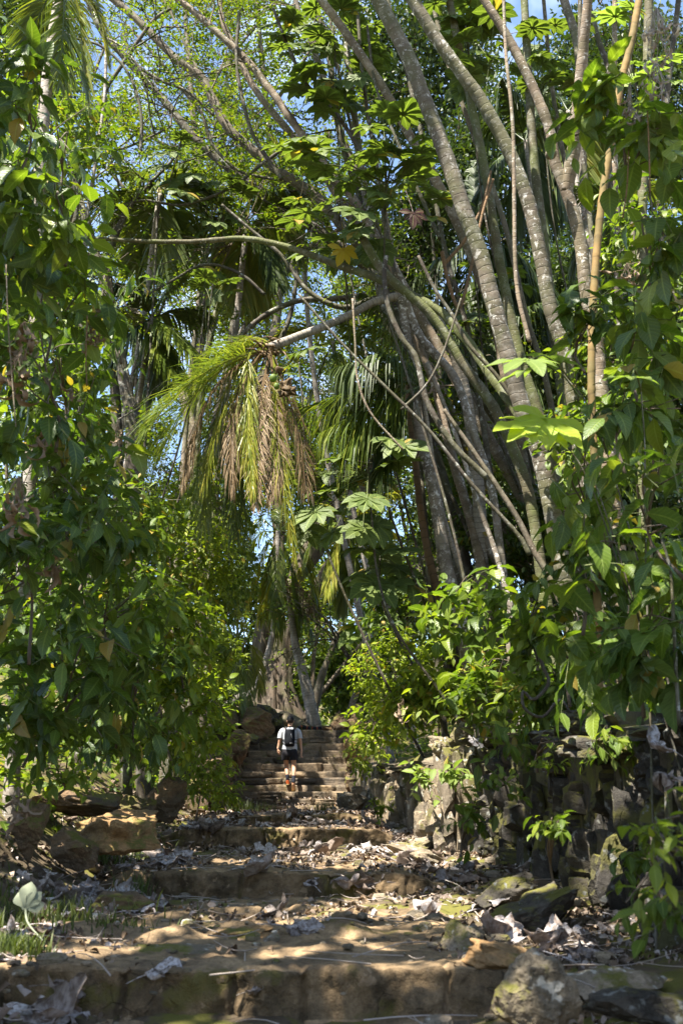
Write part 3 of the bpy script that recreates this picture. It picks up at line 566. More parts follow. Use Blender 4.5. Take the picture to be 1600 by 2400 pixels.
# name, label, mat, pts, Y0, Y1, w0, w1(px), crown
TR = [
 ('pale slim leaning trunk, first of the ringed trunks from the left at the top', 'bark_tan', [(745, -10), (810, 77), (902, 214), (968, 332), (1014, 408), (1065, 510), (1120, 640), (1165, 780)], 13, 14, 26, 34),
 ('thickest ringed trunk, sweeping from the top centre to a white-blotched base at the right', 'bark_ring', [(878, -15), (953, 128), (989, 219), (1045, 367), (1086, 490), (1127, 600), (1157, 717), (1193, 845), (1223, 957), (1262, 1059), (1290, 1180), (1312, 1302), (1340, 1420)], 10.5, 11.5, 46, 56),
 ('grey lichen-spotted leaning trunk crossing behind the thickest one', 'bark_ring', [(960, -10), (1030, 102), (1086, 179), (1132, 245), (1188, 347), (1229, 449), (1258, 560), (1290, 727), (1320, 819), (1340, 920), (1362, 1080)], 11.2, 12.2, 40, 48),
 ('slim mottled trunk between the thickest trunk and the grey one', 'bark_mossy', [(1050, -10), (1078, 128), (1106, 255), (1137, 408), (1168, 600), (1193, 727), (1223, 855), (1259, 967), (1290, 1080)], 12.5, 12.8, 24, 36),
 ('sunlit pale ringed trunk with a fork at the upper right', 'bark_tan', [(1124, -15), (1183, 77), (1223, 153), (1259, 230), (1290, 316), (1300, 383), (1330, 459), (1358, 560), (1372, 680), (1395, 800), (1410, 950)], 11, 11.6, 26, 46),
 ('straight mossy trunk behind the sunlit forked trunk', 'bark_mossy', [(1227, -10), (1239, 204), (1249, 357), (1272, 560), (1300, 800), (1320, 950)], 14, 14, 26, 34),
 ('ringed trunk right of the forked trunk, near the top', 'bark_ring', [(1318, -10), (1351, 102), (1362, 255), (1365, 400), (1378, 600), (1400, 850)], 13, 13, 28, 24),
 ('dark thin straight trunk beside the yellow cane', 'bark_dark', [(1358, -10), (1360, 306), (1376, 459), (1395, 650), (1420, 900)], 12, 12, 15, 18),
 ('dark curving thin trunk at the upper right', 'bark_dark', [(1372, -10), (1400, 90), (1427, 179), (1424, 332), (1440, 600), (1455, 850)], 14, 14, 18, 18),
 ('tan straight trunk behind the yellow cane at the upper right', 'bark_tan', [(1440, -10), (1438, 300), (1448, 600), (1460, 900)], 15, 15, 18, 20),
 ('pale green mottled trunk at the upper right corner', 'bark_mossy', [(1520, -10), (1515, 160), (1505, 420), (1500, 800), (1500, 1000)], 12, 12, 30, 32),
 ('slender dark trunk near the right edge, behind the leaves', 'bark_dark', [(1590, -10), (1560, 250), (1545, 600), (1540, 900)], 15, 15, 18, 22),
 ('leaning ringed trunk where the broken branch meets the clump', 'bark_ring', [(800, -10), (822, 200), (848, 400), (877, 600), (902, 738), (938, 819), (968, 906), (999, 1034), (1030, 1200), (1060, 1330)], 14.5, 14.5, 20, 32),
 ('slim brown trunk just right of the leaning ringed one in the clump', 'bark_tan', [(880, 380), (912, 560), (938, 702), (989, 830), (1019, 906), (1060, 1080), (1110, 1250)], 14, 14, 16, 28),
 ('green mossy trunk sagging down to the right through the clump', 'bark_mossy', [(850, 560), (902, 640), (1014, 743), (1086, 855), (1157, 957), (1208, 1069), (1239, 1161), (1262, 1300)], 11.8, 12, 26, 34),
 ('grey spotted trunk under the mossy sagging trunk', 'bark_white', [(930, 640), (979, 779), (1065, 886), (1106, 1008), (1150, 1140), (1178, 1343)], 13, 13, 26, 24),
 ('orange-brown ringed stem left of the white-spotted trunk', 'bark_orange', [(945, 830), (958, 957), (973, 1085), (986, 1200), (1004, 1302), (1035, 1430)], 13.5, 13.5, 18, 24),
 ('white-spotted trunk standing beside the orange-brown stem', 'bark_white', [(940, 700), (960, 850), (979, 998), (1004, 1100), (1024, 1200), (1045, 1328), (1075, 1440)], 13, 13, 26, 42),
 ('short spotted leaning trunk right of the white-spotted one', 'bark_white', [(1020, 900), (1045, 1008), (1101, 1200), (1142, 1277), (1185, 1360)], 14, 14, 20, 26),
 ('thin brown trunk leaning far right below the bright yellow leaf', 'bark_grey', [(1040, 960), (1110, 1060), (1203, 1200), (1250, 1290), (1290, 1360)], 11.5, 11.5, 12, 20),
 ('thin dark stem between the pale slim trunk and the thickest trunk', 'bark_dark', [(905, -10), (960, 200), (1010, 420), (1045, 600), (1100, 800)], 14, 14, 13, 15),
 ('thin mottled stem crossing right of the thickest trunk', 'bark_grey', [(1008, -10), (1050, 150), (1110, 320), (1180, 520), (1232, 740), (1280, 900)], 13.4, 13.4, 14, 18),
 ('thin brown stem left of the top right trunks', 'bark_grey', [(1272, -10), (1292, 200), (1330, 420), (1385, 700), (1420, 900)], 14.5, 14.5, 13, 17),
 ('thin bowed stem among the branches at the top centre', 'bark_dark', [(835, -10), (850, 180), (875, 350), (908, 560), (952, 760), (990, 930)], 13.8, 13.8, 11, 16),
 ('thin straight stem right of the yellow cane', 'bark_grey', [(1478, -10), (1474, 250), (1480, 500), (1500, 800)], 13.5, 13.5, 12, 14),
 ('thin pale stem slanting low through the trunk clump', 'bark_white', [(1000, 850), (1060, 1000), (1120, 1180), (1165, 1310)], 12.6, 12.6, 12, 15),
 ('slender dark stem low in the trunk clump, behind the white-spotted trunk', 'bark_dark', [(930, 900), (1000, 1050), (1075, 1200), (1130, 1330)], 14.4, 14.4, 12, 15),
 ('thin grey stem fanning out left of the ringed trunk at the top', 'bark_grey', [(765, -10), (790, 150), (830, 330), (870, 480), (930, 680), (960, 850)], 15, 15, 10, 14),
]
for k, (lb, mt, pts, Y0, Y1, w0, w1) in enumerate(TR):
    p = pline(pts, Y0, Y1); top = pts[0][1] <= 0
    m = MPP(600, (Y0+Y1)/2); p2 = to_ground(p); n2 = len(p2)-len(p); r = np.concatenate([np.linspace(w0, w1, len(p))*m/2*.74, [w1*m/2]*n2])
    if top: p2 = sky_up(p2, 4.0); r = np.concatenate([[r[0]*.6, r[0]*.85], r])
    o = thing('slender_tree', lb, 'tree', p2[-1], CEC); mb = MB()
    tube(mb, p2, r, 14, 0, .06, k, .035, ring=.045, ringgap=.11)
    if k == 4: # fork
        f = pline([(1351, 275), (1345, 340), (1335, 400), (1326, 450)], 11, 11.3); tube(mb, sky_up(f, 3.0), [.06, .06, .085, .085, .09, .08], 12, 0, .05, 77, .04, ring=.05)
        stone(mb, P(1290, 362, 11), (.13, .13, .1), rng_(2), 4, .9, .05)
    obj('trunk', mb, M[mt], o)
    if top:
        r_ = rng_(100+k); mc = MB(); ms = MB()
        for q in range(2): umbrella_crown(mc, ms, p2[0]+r_.normal(0, .5, 3)*np.array([1, 1, .4]), 8, 1.0, .42, r_)
        c = obj('crown', mc, M['leaf_umbrella'], o); obj('leaf_stalk', ms, M['stem'], c)
# thin branches and lianas
def limb(label, name, cat, mt, pts, Y0, Y1, w0, w1, ground=False, lump=.12, group=None, step=.04):
    p = pline(pts, Y0, Y1); m = MPP(pts[len(pts)//2][1], (Y0+Y1)/2); r = np.linspace(w0, w1, len(p))*m/2
    if ground: p2 = to_ground(p); r = np.concatenate([r, [r[-1]]*(len(p2)-len(p))]); p = p2
    mb = MB(); tube(mb, p, r, 9, 0, lump, int(Y0*10), step); o = obj(name, mb, M[mt], loc=p[-1]); return tag(o, label, cat, group)
LI = 'thin woody vines hanging among the trunks'
limb('long bare branch crossing the gap almost level, then sagging into the clump on the right', 'fallen_branch', 'branch', 'bark_mossy', [(179, 556), (255, 561), (357, 566), (459, 566), (561, 559), (640, 570), (714, 592), (800, 625), (892, 656), (1019, 722), (1086, 789), (1157, 890), (1223, 983), (1260, 1060)], 13.2, 11.2, 9, 24)
limb('pale straight vine hanging in front of the trunks at the top right', 'woody_vine', 'vine', 'bark_tan', [(1179, -10), (1185, 128), (1198, 255), (1203, 357), (1206, 600), (1215, 700), (1240, 800)], 9.8, 9.8, 8, 10, group=LI)
limb('thin dark vine slanting from the broken palm trunk down to the right', 'woody_vine', 'vine', 'bark_dark', [(700, 690), (800, 804), (902, 906), (1004, 1008), (1106, 1136), (1210, 1250), (1240, 1300)], 10.8, 10.8, 6, 11, group=LI)
limb('thin pale vine hanging right of the collapsed palm crown', 'woody_vine', 'vine', 'bark_tan', [(826, 700), (832, 800), (838, 890), (870, 970), (945, 1055)], 11.6, 11.6, 5, 5, group=LI)
limb('brown hooked twig high between the thickest trunks', 'woody_vine', 'vine', 'bark_orange', [(1035, 590), (1050, 660), (1075, 720), (1100, 640), (1130, 500), (1155, 420)], 12, 12, 10, 6, group=LI)
limb('dark thin vine running down beside the ringed trunk to a knot', 'woody_vine', 'vine', 'bark_dark', [(905, 600), (900, 650), (910, 720), (940, 790), (975, 840), (1000, 940), (1060, 1040), (1140, 1120)], 11.4, 11.4, 11, 14, group=LI)
limb('thin grey vine dropping down the middle of the clump', 'woody_vine', 'vine', 'bark_dark', [(980, 600), (1020, 680), (1060, 740), (1100, 810), (1170, 890), (1240, 1000)], 11.3, 11.3, 8, 10, group=LI)
limb('dark twisted vine loop in the bush above the shaded wall', 'woody_vine', 'vine', 'bark_dark', [(1262, 1510), (1270, 1560), (1285, 1600), (1250, 1640), (1225, 1620), (1228, 1660), (1270, 1680), (1310, 1640), (1335, 1670), (1350, 1690)], 8.4, 8.4, 9, 6, group=LI)
limb('straight dark stem at the right edge above the wall', 'woody_vine', 'vine', 'bark_dark', [(1545, 1250), (1570, 1340), (1578, 1480), (1590, 1700)], 5.6, 5.6, 6, 9, group=LI)
limb('thin brown hanging aerial root at the far left', 'woody_vine', 'vine', 'bark_tan', [(15, 620), (20, 760), (30, 900), (38, 1000)], 5.6, 5.6, 3, 3, group=LI)
limb('straight brown aerial root hanging in the left leaves', 'woody_vine', 'vine', 'bark_orange', [(205, 740), (202, 830), (204, 905)], 7, 7, 3, 3, group=LI)
limb('red-brown petiole hanging straight down under the top right leaves', 'woody_vine', 'vine', 'bark_orange', [(1516, 260), (1520, 360), (1522, 450)], 5.5, 5.5, 3, 4, group=LI)
limb('orange petiole hanging beside the yellow cane', 'woody_vine', 'vine', 'bark_orange', [(1472, 350), (1468, 440), (1458, 510)], 5.8, 5.8, 3, 4, group=LI)
for k, (lb, mt, pts, Y, w0, w1) in enumerate([
 ('thin bare branch curving across the top left of the sky gap', 'bark_dark', [(500, 270), (440, 215), (380, 190), (320, 150), (290, 90)], 14.6, 6, 9),
 ('kinked dark branch in the middle of the sky gap', 'bark_dark', [(640, 420), (560, 400), (500, 340), (470, 260), (420, 200)], 15.2, 6, 10),
 ('thin branch rising steeply beside the tan limbs', 'bark_dark', [(560, 30), (555, 150), (575, 260), (600, 330), (660, 420)], 14.4, 8, 10),
 ('dark branch reaching up left from the broken palm trunk', 'bark_dark', [(520, 480), (590, 540), (660, 600), (720, 680), (800, 720), (880, 700)], 14.0, 6, 15),
 ('long thin dark branch above the level branch', 'bark_dark', [(240, 500), (330, 470), (430, 480), (540, 440), (620, 380), (690, 330)], 14.8, 5, 9),
 ('arched dark branch low in the sky gap', 'bark_dark', [(330, 700), (400, 660), (480, 620), (560, 640), (620, 690)], 15.0, 5, 8),
 ('thick dark branch bent over the palm head', 'bark_dark', [(560, 790), (620, 740), (700, 705), (790, 700), (860, 690)], 14.6, 12, 14),
 ('thin dark branch forking toward the top centre', 'bark_dark', [(640, 20), (680, 120), (720, 200), (790, 270), (860, 380)], 13.9, 7, 11),
 ('thin dark branch at the upper left over the palm frond', 'bark_dark', [(120, 60), (180, 90), (240, 110), (300, 170), (330, 260), (330, 360)], 13.0, 5, 8),
 ('thin branch rising to the right through the upper trunks', 'bark_orange', [(1150, 400), (1130, 480), (1090, 560), (1040, 620)], 12.2, 5, 9),
 ('thin dark branch leaning right among the lower trunks', 'bark_dark', [(1080, 700), (1040, 820), (1000, 900), (940, 960)], 11.2, 5, 7),
 ('fine branch fanning left of the ringed trunks', 'bark_dark', [(860, 60), (880, 200), (930, 330), (990, 470), (1030, 560)], 13.2, 6, 9)]): limb(lb, 'bare_branch', 'branch', mt, pts, Y, Y, w0, w1, group='bare branches crossing the canopy')
# yellow cane
p = pline([(1500, -20), (1478, 100), (1452, 204), (1430, 340), (1412, 450), (1398, 580), (1390, 700), (1385, 850), (1386, 960), (1392, 1080), (1396, 1250), (1400, 1500)], 9.2, 9.0); p = to_ground(p); p = sky_up(p, 3)
o = thing('cane', 'tall yellow-brown ringed cane, slightly bowed, in front of the right-hand trunks', 'cane', p[-1]); mb = MB(); tube(mb, p, np.linspace(.042, .036, len(p)), 14, 0, .02, 3, .01, ring=.10, ringgap=.22); obj('stalk', mb, M['bark_bamboo'], o)
mb = MB(); ms = MB(); umbrella_crown(mb, ms, p[0], 12, .8, .4, rng_(9)); obj('crown', mb, M['leaf_umbrella'], o)
# ---- upper-left canopy trees
def canopy_tree(label, limbs, mt, Y, seed, n_leaf, leaf=.075, twigL=1.5, lm='leaf_canopy', every=2, ground=True, name='tree', bare=0, updir=(0, -.1, .35), tpl=LTINY, offs=0, group='spreading trees against the sky at the upper left'):
    r = rng_(seed); allp = []; base = None; mb = MB()
    for j, (pts, w0, w1) in enumerate(limbs):
        p = pline(pts, Y+.4*j, Y+.4*j); m = MPP(pts[0][1], Y); rad = np.linspace(w0, w1, len(p))*m/2
        if pts[0][1] <= 0: p = sky_up(p, 2.5); rad = np.concatenate([[rad[0]*.6, rad[0]*.8], rad])
        if j == 0 and ground: p2 = to_ground(p, .985 if pts[-1][0] > 600 else .93); rad = np.concatenate([rad, [rad[-1]*1.15]*(len(p2)-len(p))]); p = p2
        if base is None: base = p[-1]
        tube(mb, p, rad, 9, 0, .14, seed+j, .06); allp.append(p)
    o = thing(name, label, 'tree', base, group); out = []; tips = []
    for p in allp:
        q = spline(p, max(4, int(len(p)*1.3)))
        for a in q[:-2 if ground else None]:
            if a[2] < 2.2+EZ: continue
            for _ in range(every): branchlets(a, r.normal(0, 1, 3)*np.array([1, .8, .7])+np.array(updir), twigL*r.uniform(.6, 1.3), .022, r, 2, out, tips, .6)
    by = {}
    A = np.array([x[0] for x in out]); rr = np.array([x[1] for x in out]); tri_stems(mb, A, rr, .003); mt2 = None
    obj('trunk', mb, M[mt], o)
    if n_leaf:
        mc = MB(); sprays(mc, tips, n_leaf, leaf, tpl, r); obj('crown', mc, M[lm], o)
    return o
canopy_tree('long dark diagonal limb with fine bright leaves, from the top left down to the centre', [([(204, -10), (235, 66), (286, 128), (357, 204), (408, 265), (459, 327), (536, 393), (612, 449), (700, 510), (800, 580), (880, 650)], 14, 24)], 'bark_dark', 16.5, 11, 3000, every=1, leaf=.085)
canopy_tree('second dark diagonal limb, starting further right at the top and knobbed half way', [([(255, -10), (316, 41), (357, 82), (418, 143), (469, 179), (500, 235), (536, 301), (587, 347), (663, 408), (740, 459), (810, 540), (870, 600), (950, 700)], 17, 24), ([(385, 0), (420, 70), (440, 120), (465, 165)], 5, 8)], 'bark_grey', 15.5, 12, 2500, every=1)
canopy_tree('tan ringed limb from the top centre-left down to the right', [([(400, -15), (459, 31), (520, 87), (571, 133), (628, 204), (679, 276), (730, 347), (780, 410), (860, 520)], 15, 20)], 'bark_tan', 14.5, 13, 900, twigL=.8, every=1)
canopy_tree('bright tan limb running just below the ringed one', [([(512, -15), (525, 60), (550, 110), (566, 153), (612, 230), (663, 291), (714, 352), (760, 410), (840, 540), (900, 640)], 11, 20)], 'bark_tan', 15.2, 14, 900, twigL=.8, every=1)
canopy_tree('forked dark tree against the sky at the left, with a Y-shaped crotch', [([(357, 424), (335, 450), (311, 474), (285, 520), (262, 580), (250, 680), (255, 800), (270, 900)], 10, 22), ([(230, 375), (255, 400), (290, 440), (311, 474)], 6, 11), ([(357, 424), (400, 380), (430, 330)], 8, 6)], 'bark_dark', 15.0, 15, 1500, every=1)
canopy_tree('dark tree curving up to the right from the left foliage, with a long side branch', [([(400, 20), (357, 51), (286, 153), (245, 219), (214, 327), (189, 403), (178, 480), (175, 600), (190, 760)], 7, 16), ([(400, 295), (383, 306), (306, 342), (230, 367), (189, 403)], 4, 8), ([(330, 170), (380, 190), (450, 175), (520, 170)], 6, 3)], 'bark_dark', 14.2, 16, 2500, every=1)
canopy_tree('very thin pale trunk rising through the left foliage', [([(250, 90), (245, 230), (224, 383), (205, 500), (195, 600), (185, 700)], 7, 9)], 'bark_white', 13.0, 17, 1200, every=1, twigL=.8)
canopy_tree('dark limb leaning left from the top centre', [([(690, -10), (704, 41), (730, 102), (770, 219), (795, 300), (840, 420), (900, 600)], 11, 18), ([(640, 0), (680, 15), (700, 35)], 8, 10)], 'bark_grey', 15.8, 18, 3500, every=1)
canopy_tree('dark slim trunk beside the leaning limb at the top centre', [([(728, -10), (765, 92), (781, 204), (800, 330), (850, 480), (905, 640)], 13, 16)], 'bark_dark', 14.8, 19, 2500, every=1)
canopy_tree('feathery light green tree filling the sky at the top left', [([(430, -20), (440, 100), (450, 240), (470, 420), (480, 600), (470, 800), (440, 1050), (400, 1300)], 10, 24), ([(300, 60), (380, 150), (445, 230)], 6, 10), ([(600, 60), (520, 160), (455, 260)], 6, 10), ([(280, 300), (370, 330), (465, 400)], 6, 10), ([(620, 250), (540, 310), (465, 380)], 5, 9)], 'bark_grey', 23, 20, 12000, leaf=.135, twigL=2.6)
canopy_tree('feathery tree at the top right of the sky gap, behind the tan limbs', [([(600, -20), (610, 100), (625, 250), (640, 420), (650, 600), (640, 800), (560, 1050), (490, 1350)], 10, 24), ([(500, 40), (560, 120), (615, 200)], 6, 10), ([(760, 60), (700, 160), (630, 260)], 6, 10)], 'bark_grey', 25, 21, 13000, leaf=.145, twigL=2.6)
canopy_tree('leafy tree behind the forked tree at the far left', [([(120, -20), (150, 150), (170, 350), (190, 600), (200, 850)], 10, 24), ([(250, 100), (210, 200), (165, 300)], 6, 9), ([(60, 60), (110, 160), (155, 260)], 6, 9), ([(290, 420), (240, 480), (185, 560)], 6, 9)], 'bark_grey', 20, 22, 5500, leaf=.10, twigL=2.2)
# mid distance slim trunks in the sky gap
for k, (lb, pts, Y, w0, w1, mt) in enumerate([
  ('slim grey-spotted trunk in the sky gap, left of a pair', [(478, 560), (470, 640), (462, 740), (450, 850), (440, 950)], 19, 9, 13, 'bark_grey'),
  ('pale mossy trunk in the sky gap, right of the grey-spotted one', [(530, 560), (520, 640), (505, 740), (485, 830), (470, 950)], 18.5, 10, 16, 'bark_mossy'),
  ('dark spotted trunk in the sky gap, behind the fallen palm head', [(562, 500), (556, 640), (545, 760), (530, 860), (520, 960)], 19.5, 10, 13, 'bark_dark'),
  ('thin pale bent trunk at the left of the sky gap', [(460, 635), (400, 680), (370, 740), (325, 790), (313, 830), (320, 900)], 16, 6, 9, 'bark_tan'),
  ('thick pale trunk leaning left, low in the sky gap', [(345, 770), (380, 820), (415, 880), (440, 960), (460, 1100)], 21, 20, 30, 'bark_tan'),
  ('dark trunk rising from the left foliage beside the bent pale one', [(215, 560), (255, 700), (285, 850), (300, 930), (310, 1000)], 14.5, 20, 34, 'bark_dark'),
  ('dark limb rising steeply to the right behind the palm head', [(760, 560), (700, 600), (640, 680), (590, 740), (560, 800), (530, 900), (490, 1050), (450, 1300)], 18, 12, 22, 'bark_dark'),
  ('dark thin limb meeting the fallen palm trunk from above', [(700, 560), (695, 650), (680, 740), (655, 800), (610, 900), (560, 1050), (500, 1300)], 18.5, 9, 13, 'bark_dark')]):
    p = pline(pts, Y, Y); p = to_ground(p); m = MPP(700, Y); mb = MB(); o = thing('slim_tree', lb, 'tree', p[-1], 'slim trunks in the sky gap')
    r = np.concatenate([np.linspace(w0, w1, len(pts)), [w1]*(len(p)-len(pts))])*m/2; p = np.vstack([p[0]+(p[0]-p[1])*1.2, p]) if pts[0][1] > 0 else p; r = np.concatenate([[r[0]*.7], r])
    tube(mb, p, r, 9, 0, .1, k, .06); r_ = rng_(700+k); out = []; tips = []
    for _ in range(9): branchlets(p[0]+r_.normal(0, .1, 3), r_.normal(0, 1, 3)+np.array([0, 0, .6]), 1.3, .02, r_, 1, out, tips, .6)
    A = np.array([x[0] for x in out]); tri_stems(mb, A, np.array([x[1] for x in out]), .003); mc = MB(); sprays(mc, tips, 1500, .10, LTINY, r_); obj('trunk', mb, M[mt], o); obj('crown', mc, M['leaf_canopy'], o)
# ---- the big fluted tree at the head of the steps
o = thing('old_fig_tree', 'massive smooth grey tree with fluted trunk at the head of the steps', 'tree', P(645, 1665, 31))
mb = MB(); fl = lambda a, u: 1+(.10+.30*u**3)*np.cos(5*a+2.0*u)+.12*np.cos(3*a+1)*u
m = MPP(1500, 31)
tube(mb, pline([(655, 1250), (650, 1340), (636, 1400), (622, 1480), (612, 1570), (605, 1640), (600, 1700)], 31, 31), np.array([14, 17, 20, 21, 26, 36, 54])*m, 28, 0, .12, 1, .12, fl)
tube(mb, pline([(770, 1340), (735, 1400), (700, 1450), (672, 1495), (668, 1560), (668, 1630), (680, 1700)], 30.6, 30.6), np.array([13, 15, 17, 17, 16, 20, 32])*m, 24, 0, .12, 2, .12, fl)
tube(mb, pline([(640, 1400), (655, 1470), (650, 1540), (640, 1600), (640, 1690)], 30.8, 30.6), np.array([12, 14, 15, 18, 28])*m, 22, 0, .12, 3, .12, fl)
tube(mb, pline([(880, 1030), (840, 1090), (790, 1180), (745, 1270), (700, 1340), (665, 1400), (640, 1470)], 32, 31), np.array([16, 22, 30, 34, 30, 24, 20])*m*.8, 20, 0, .10, 4, .15)
tube(mb, pline([(930, 1000), (880, 1080), (820, 1230), (790, 1300), (760, 1350), (735, 1395)], 30.2, 30.6), np.array([12, 14, 15, 15, 16, 16])*m, 16, 0, .1, 5, .15)
tube(mb, pline([(655, 1250), (640, 1100), (600, 950), (560, 800), (540, 650)], 31, 30), np.array([16, 14, 12, 9, 6])*m, 14, 0, .1, 6, .2)
obj('trunk', mb, M['bark_fig'], o)
mb = MB()
for k, pts in enumerate([[(640, 1680), (590, 1655), (550, 1640), (500, 1620), (470, 1590)], [(660, 1690), (620, 1700), (560, 1672)], [(650, 1680), (690, 1690), (720, 1712)]]): tube(mb, pline(pts, 30, 27.6), np.array([18, 12, 10, 8, 5][:len(pts)])*m, 12, 0, .2, 40+k, .1)
obj('root', mb, M['bark_fig'], o)
out = []; tips = []; r_ = rng_(41)
for c0 in [(540, 650), (880, 1030), (930, 1000), (560, 800), (600, 900), (840, 1090)]:
    for _ in range(8): branchlets(P(*c0, 31), r_.normal(0, 1, 3)+np.array([0, 0, .5]), 3.2, .05, r_, 2, out, tips, .6)
mt2 = MB(); tri_stems(mt2, np.array([x[0] for x in out]), np.array([x[1] for x in out]), .005); obj('limbs', mt2, M['bark_fig'], o)
mc = MB(); sprays(mc, tips, 26000, .16, LTINY, r_, .4); obj('crown', mc, M['leaf_canopy'], o)
# other trunks at the head of the steps
for k, (lb, pts, Y, w0, w1, mt) in enumerate([
  ('brown Y-shaped tree right of the palm foot', [(790, 1480), (775, 1530), (755, 1580), (740, 1640), (728, 1700)], 30, 10, 26, 'bark_grey'),
  ('pale thin trunk between the palm and the brown tree', [(745, 1480), (735, 1540), (732, 1600), (728, 1660)], 31, 8, 12, 'bark_tan'),
  ('pale leaning trunk in the gap above the right bush', [(905, 1500), (880, 1545), (850, 1590), (828, 1640), (815, 1690)], 29, 10, 16, 'bark_tan'),
  ('dark branch leaning left across the gap', [(790, 1500), (830, 1560), (870, 1610), (900, 1660)], 27, 9, 14, 'bark_dark')]):
    p = to_ground(pline(pts, Y, Y)); m = MPP(1600, Y); mb = MB(); o = thing('small_tree', lb, 'tree', p[-1], 'small trees around the head of the steps')
    tube(mb, p, np.concatenate([np.linspace(w0, w1, len(pts)), [w1*1.2]*(len(p)-len(pts))])*m/2, 10, 0, .12, k, .06)
    r_ = rng_(750+k); out = []; tips = []
    for _ in range(10): branchlets(p[0]+r_.normal(0, .1, 3), r_.normal(0, 1, 3)+np.array([0, 0, .7]), 1.8, .03, r_, 1, out, tips, .5)
    tri_stems(mb, np.array([x[0] for x in out]), np.array([x[1] for x in out]), .004); mc = MB(); sprays(mc, tips, 700, .14, LTINY, r_); obj('trunk', mb, M[mt], o); obj('crown', mc, M['leaf_mid' if k % 2 else 'leaf_canopy'], o)
# ================================================================= palms
def frond_geo(mb, pts, ll, mi_leaf=0, mi_r=1, n=46, hang=.55, seed=0, spread=1.0, wdt=.022, rr=.018, start=.14, vee=.15, wild=0.0):
    r = rng_(seed); c = spline(pts, 40); L = np.linalg.norm(np.diff(c, axis=0), axis=1).sum()
    tube(mb, c[::4], np.linspace(rr, .004, len(c[::4])), 5, mi_r, 0, 0, .12)
    tg = norm(np.gradient(c, axis=0)); up = np.array([0, 0, 1.]); side = np.cross(tg, up); side = norm(side+1e-4*np.array([1, .3, 0])); nrm = np.cross(side, tg)
    u = np.linspace(start, 1, n); i = (u*39).astype(int); fr = u*39-i; i2 = np.minimum(i+1, 39)
    p0 = c[i]*(1-fr)[:, None]+c[i2]*fr[:, None]; T = tg[i]; S = side[i]; N = nrm[i]
    for sg in (-1, 1):
        l = ll*np.sin(np.pi*np.clip(.12+.84*u, 0, 1))**.6*r.uniform(.8, 1.1, n); a = (.9-.55*u)*spread; a = a+r.normal(0, .08, n)
        a = a+wild*r.normal(0, 1, n); d = norm(T*np.cos(a)[:, None]+S*sg*np.sin(a)[:, None]+N*vee*r.uniform(.3, 1.5, n)[:, None]); t = np.array([0, .3, .65, 1.])
        hg = hang*r.uniform(.7, 1.3, n)
        q = p0[:, None]+d[:, None]*(t[None]*l[:, None]*(1-.35*hg[:, None]*t[None]**1.5))[..., None]-up*(hg[:, None]*l[:, None]*t[None]**2)[..., None]
        w = np.array([.5, 1., .8, .08])*wdt; ws = norm(np.cross(d, N+r.normal(0, .25, (n, 3))))
        v = np.stack([q-ws[:, None]*w[None, :, None], q+ws[:, None]*w[None, :, None]], 2); uvv = np.zeros((n*8, 2))
        b = np.arange(n)[:, None]*8+np.arange(3)[None]*2; mb.add(v, np.stack([b, b+1, b+3, b+2], -1), uvv, mi_leaf)
def px_frond(mb, pts, Y0, Y1, ll, **k): frond_geo(mb, pline(pts, Y0, Y1), ll, **k)
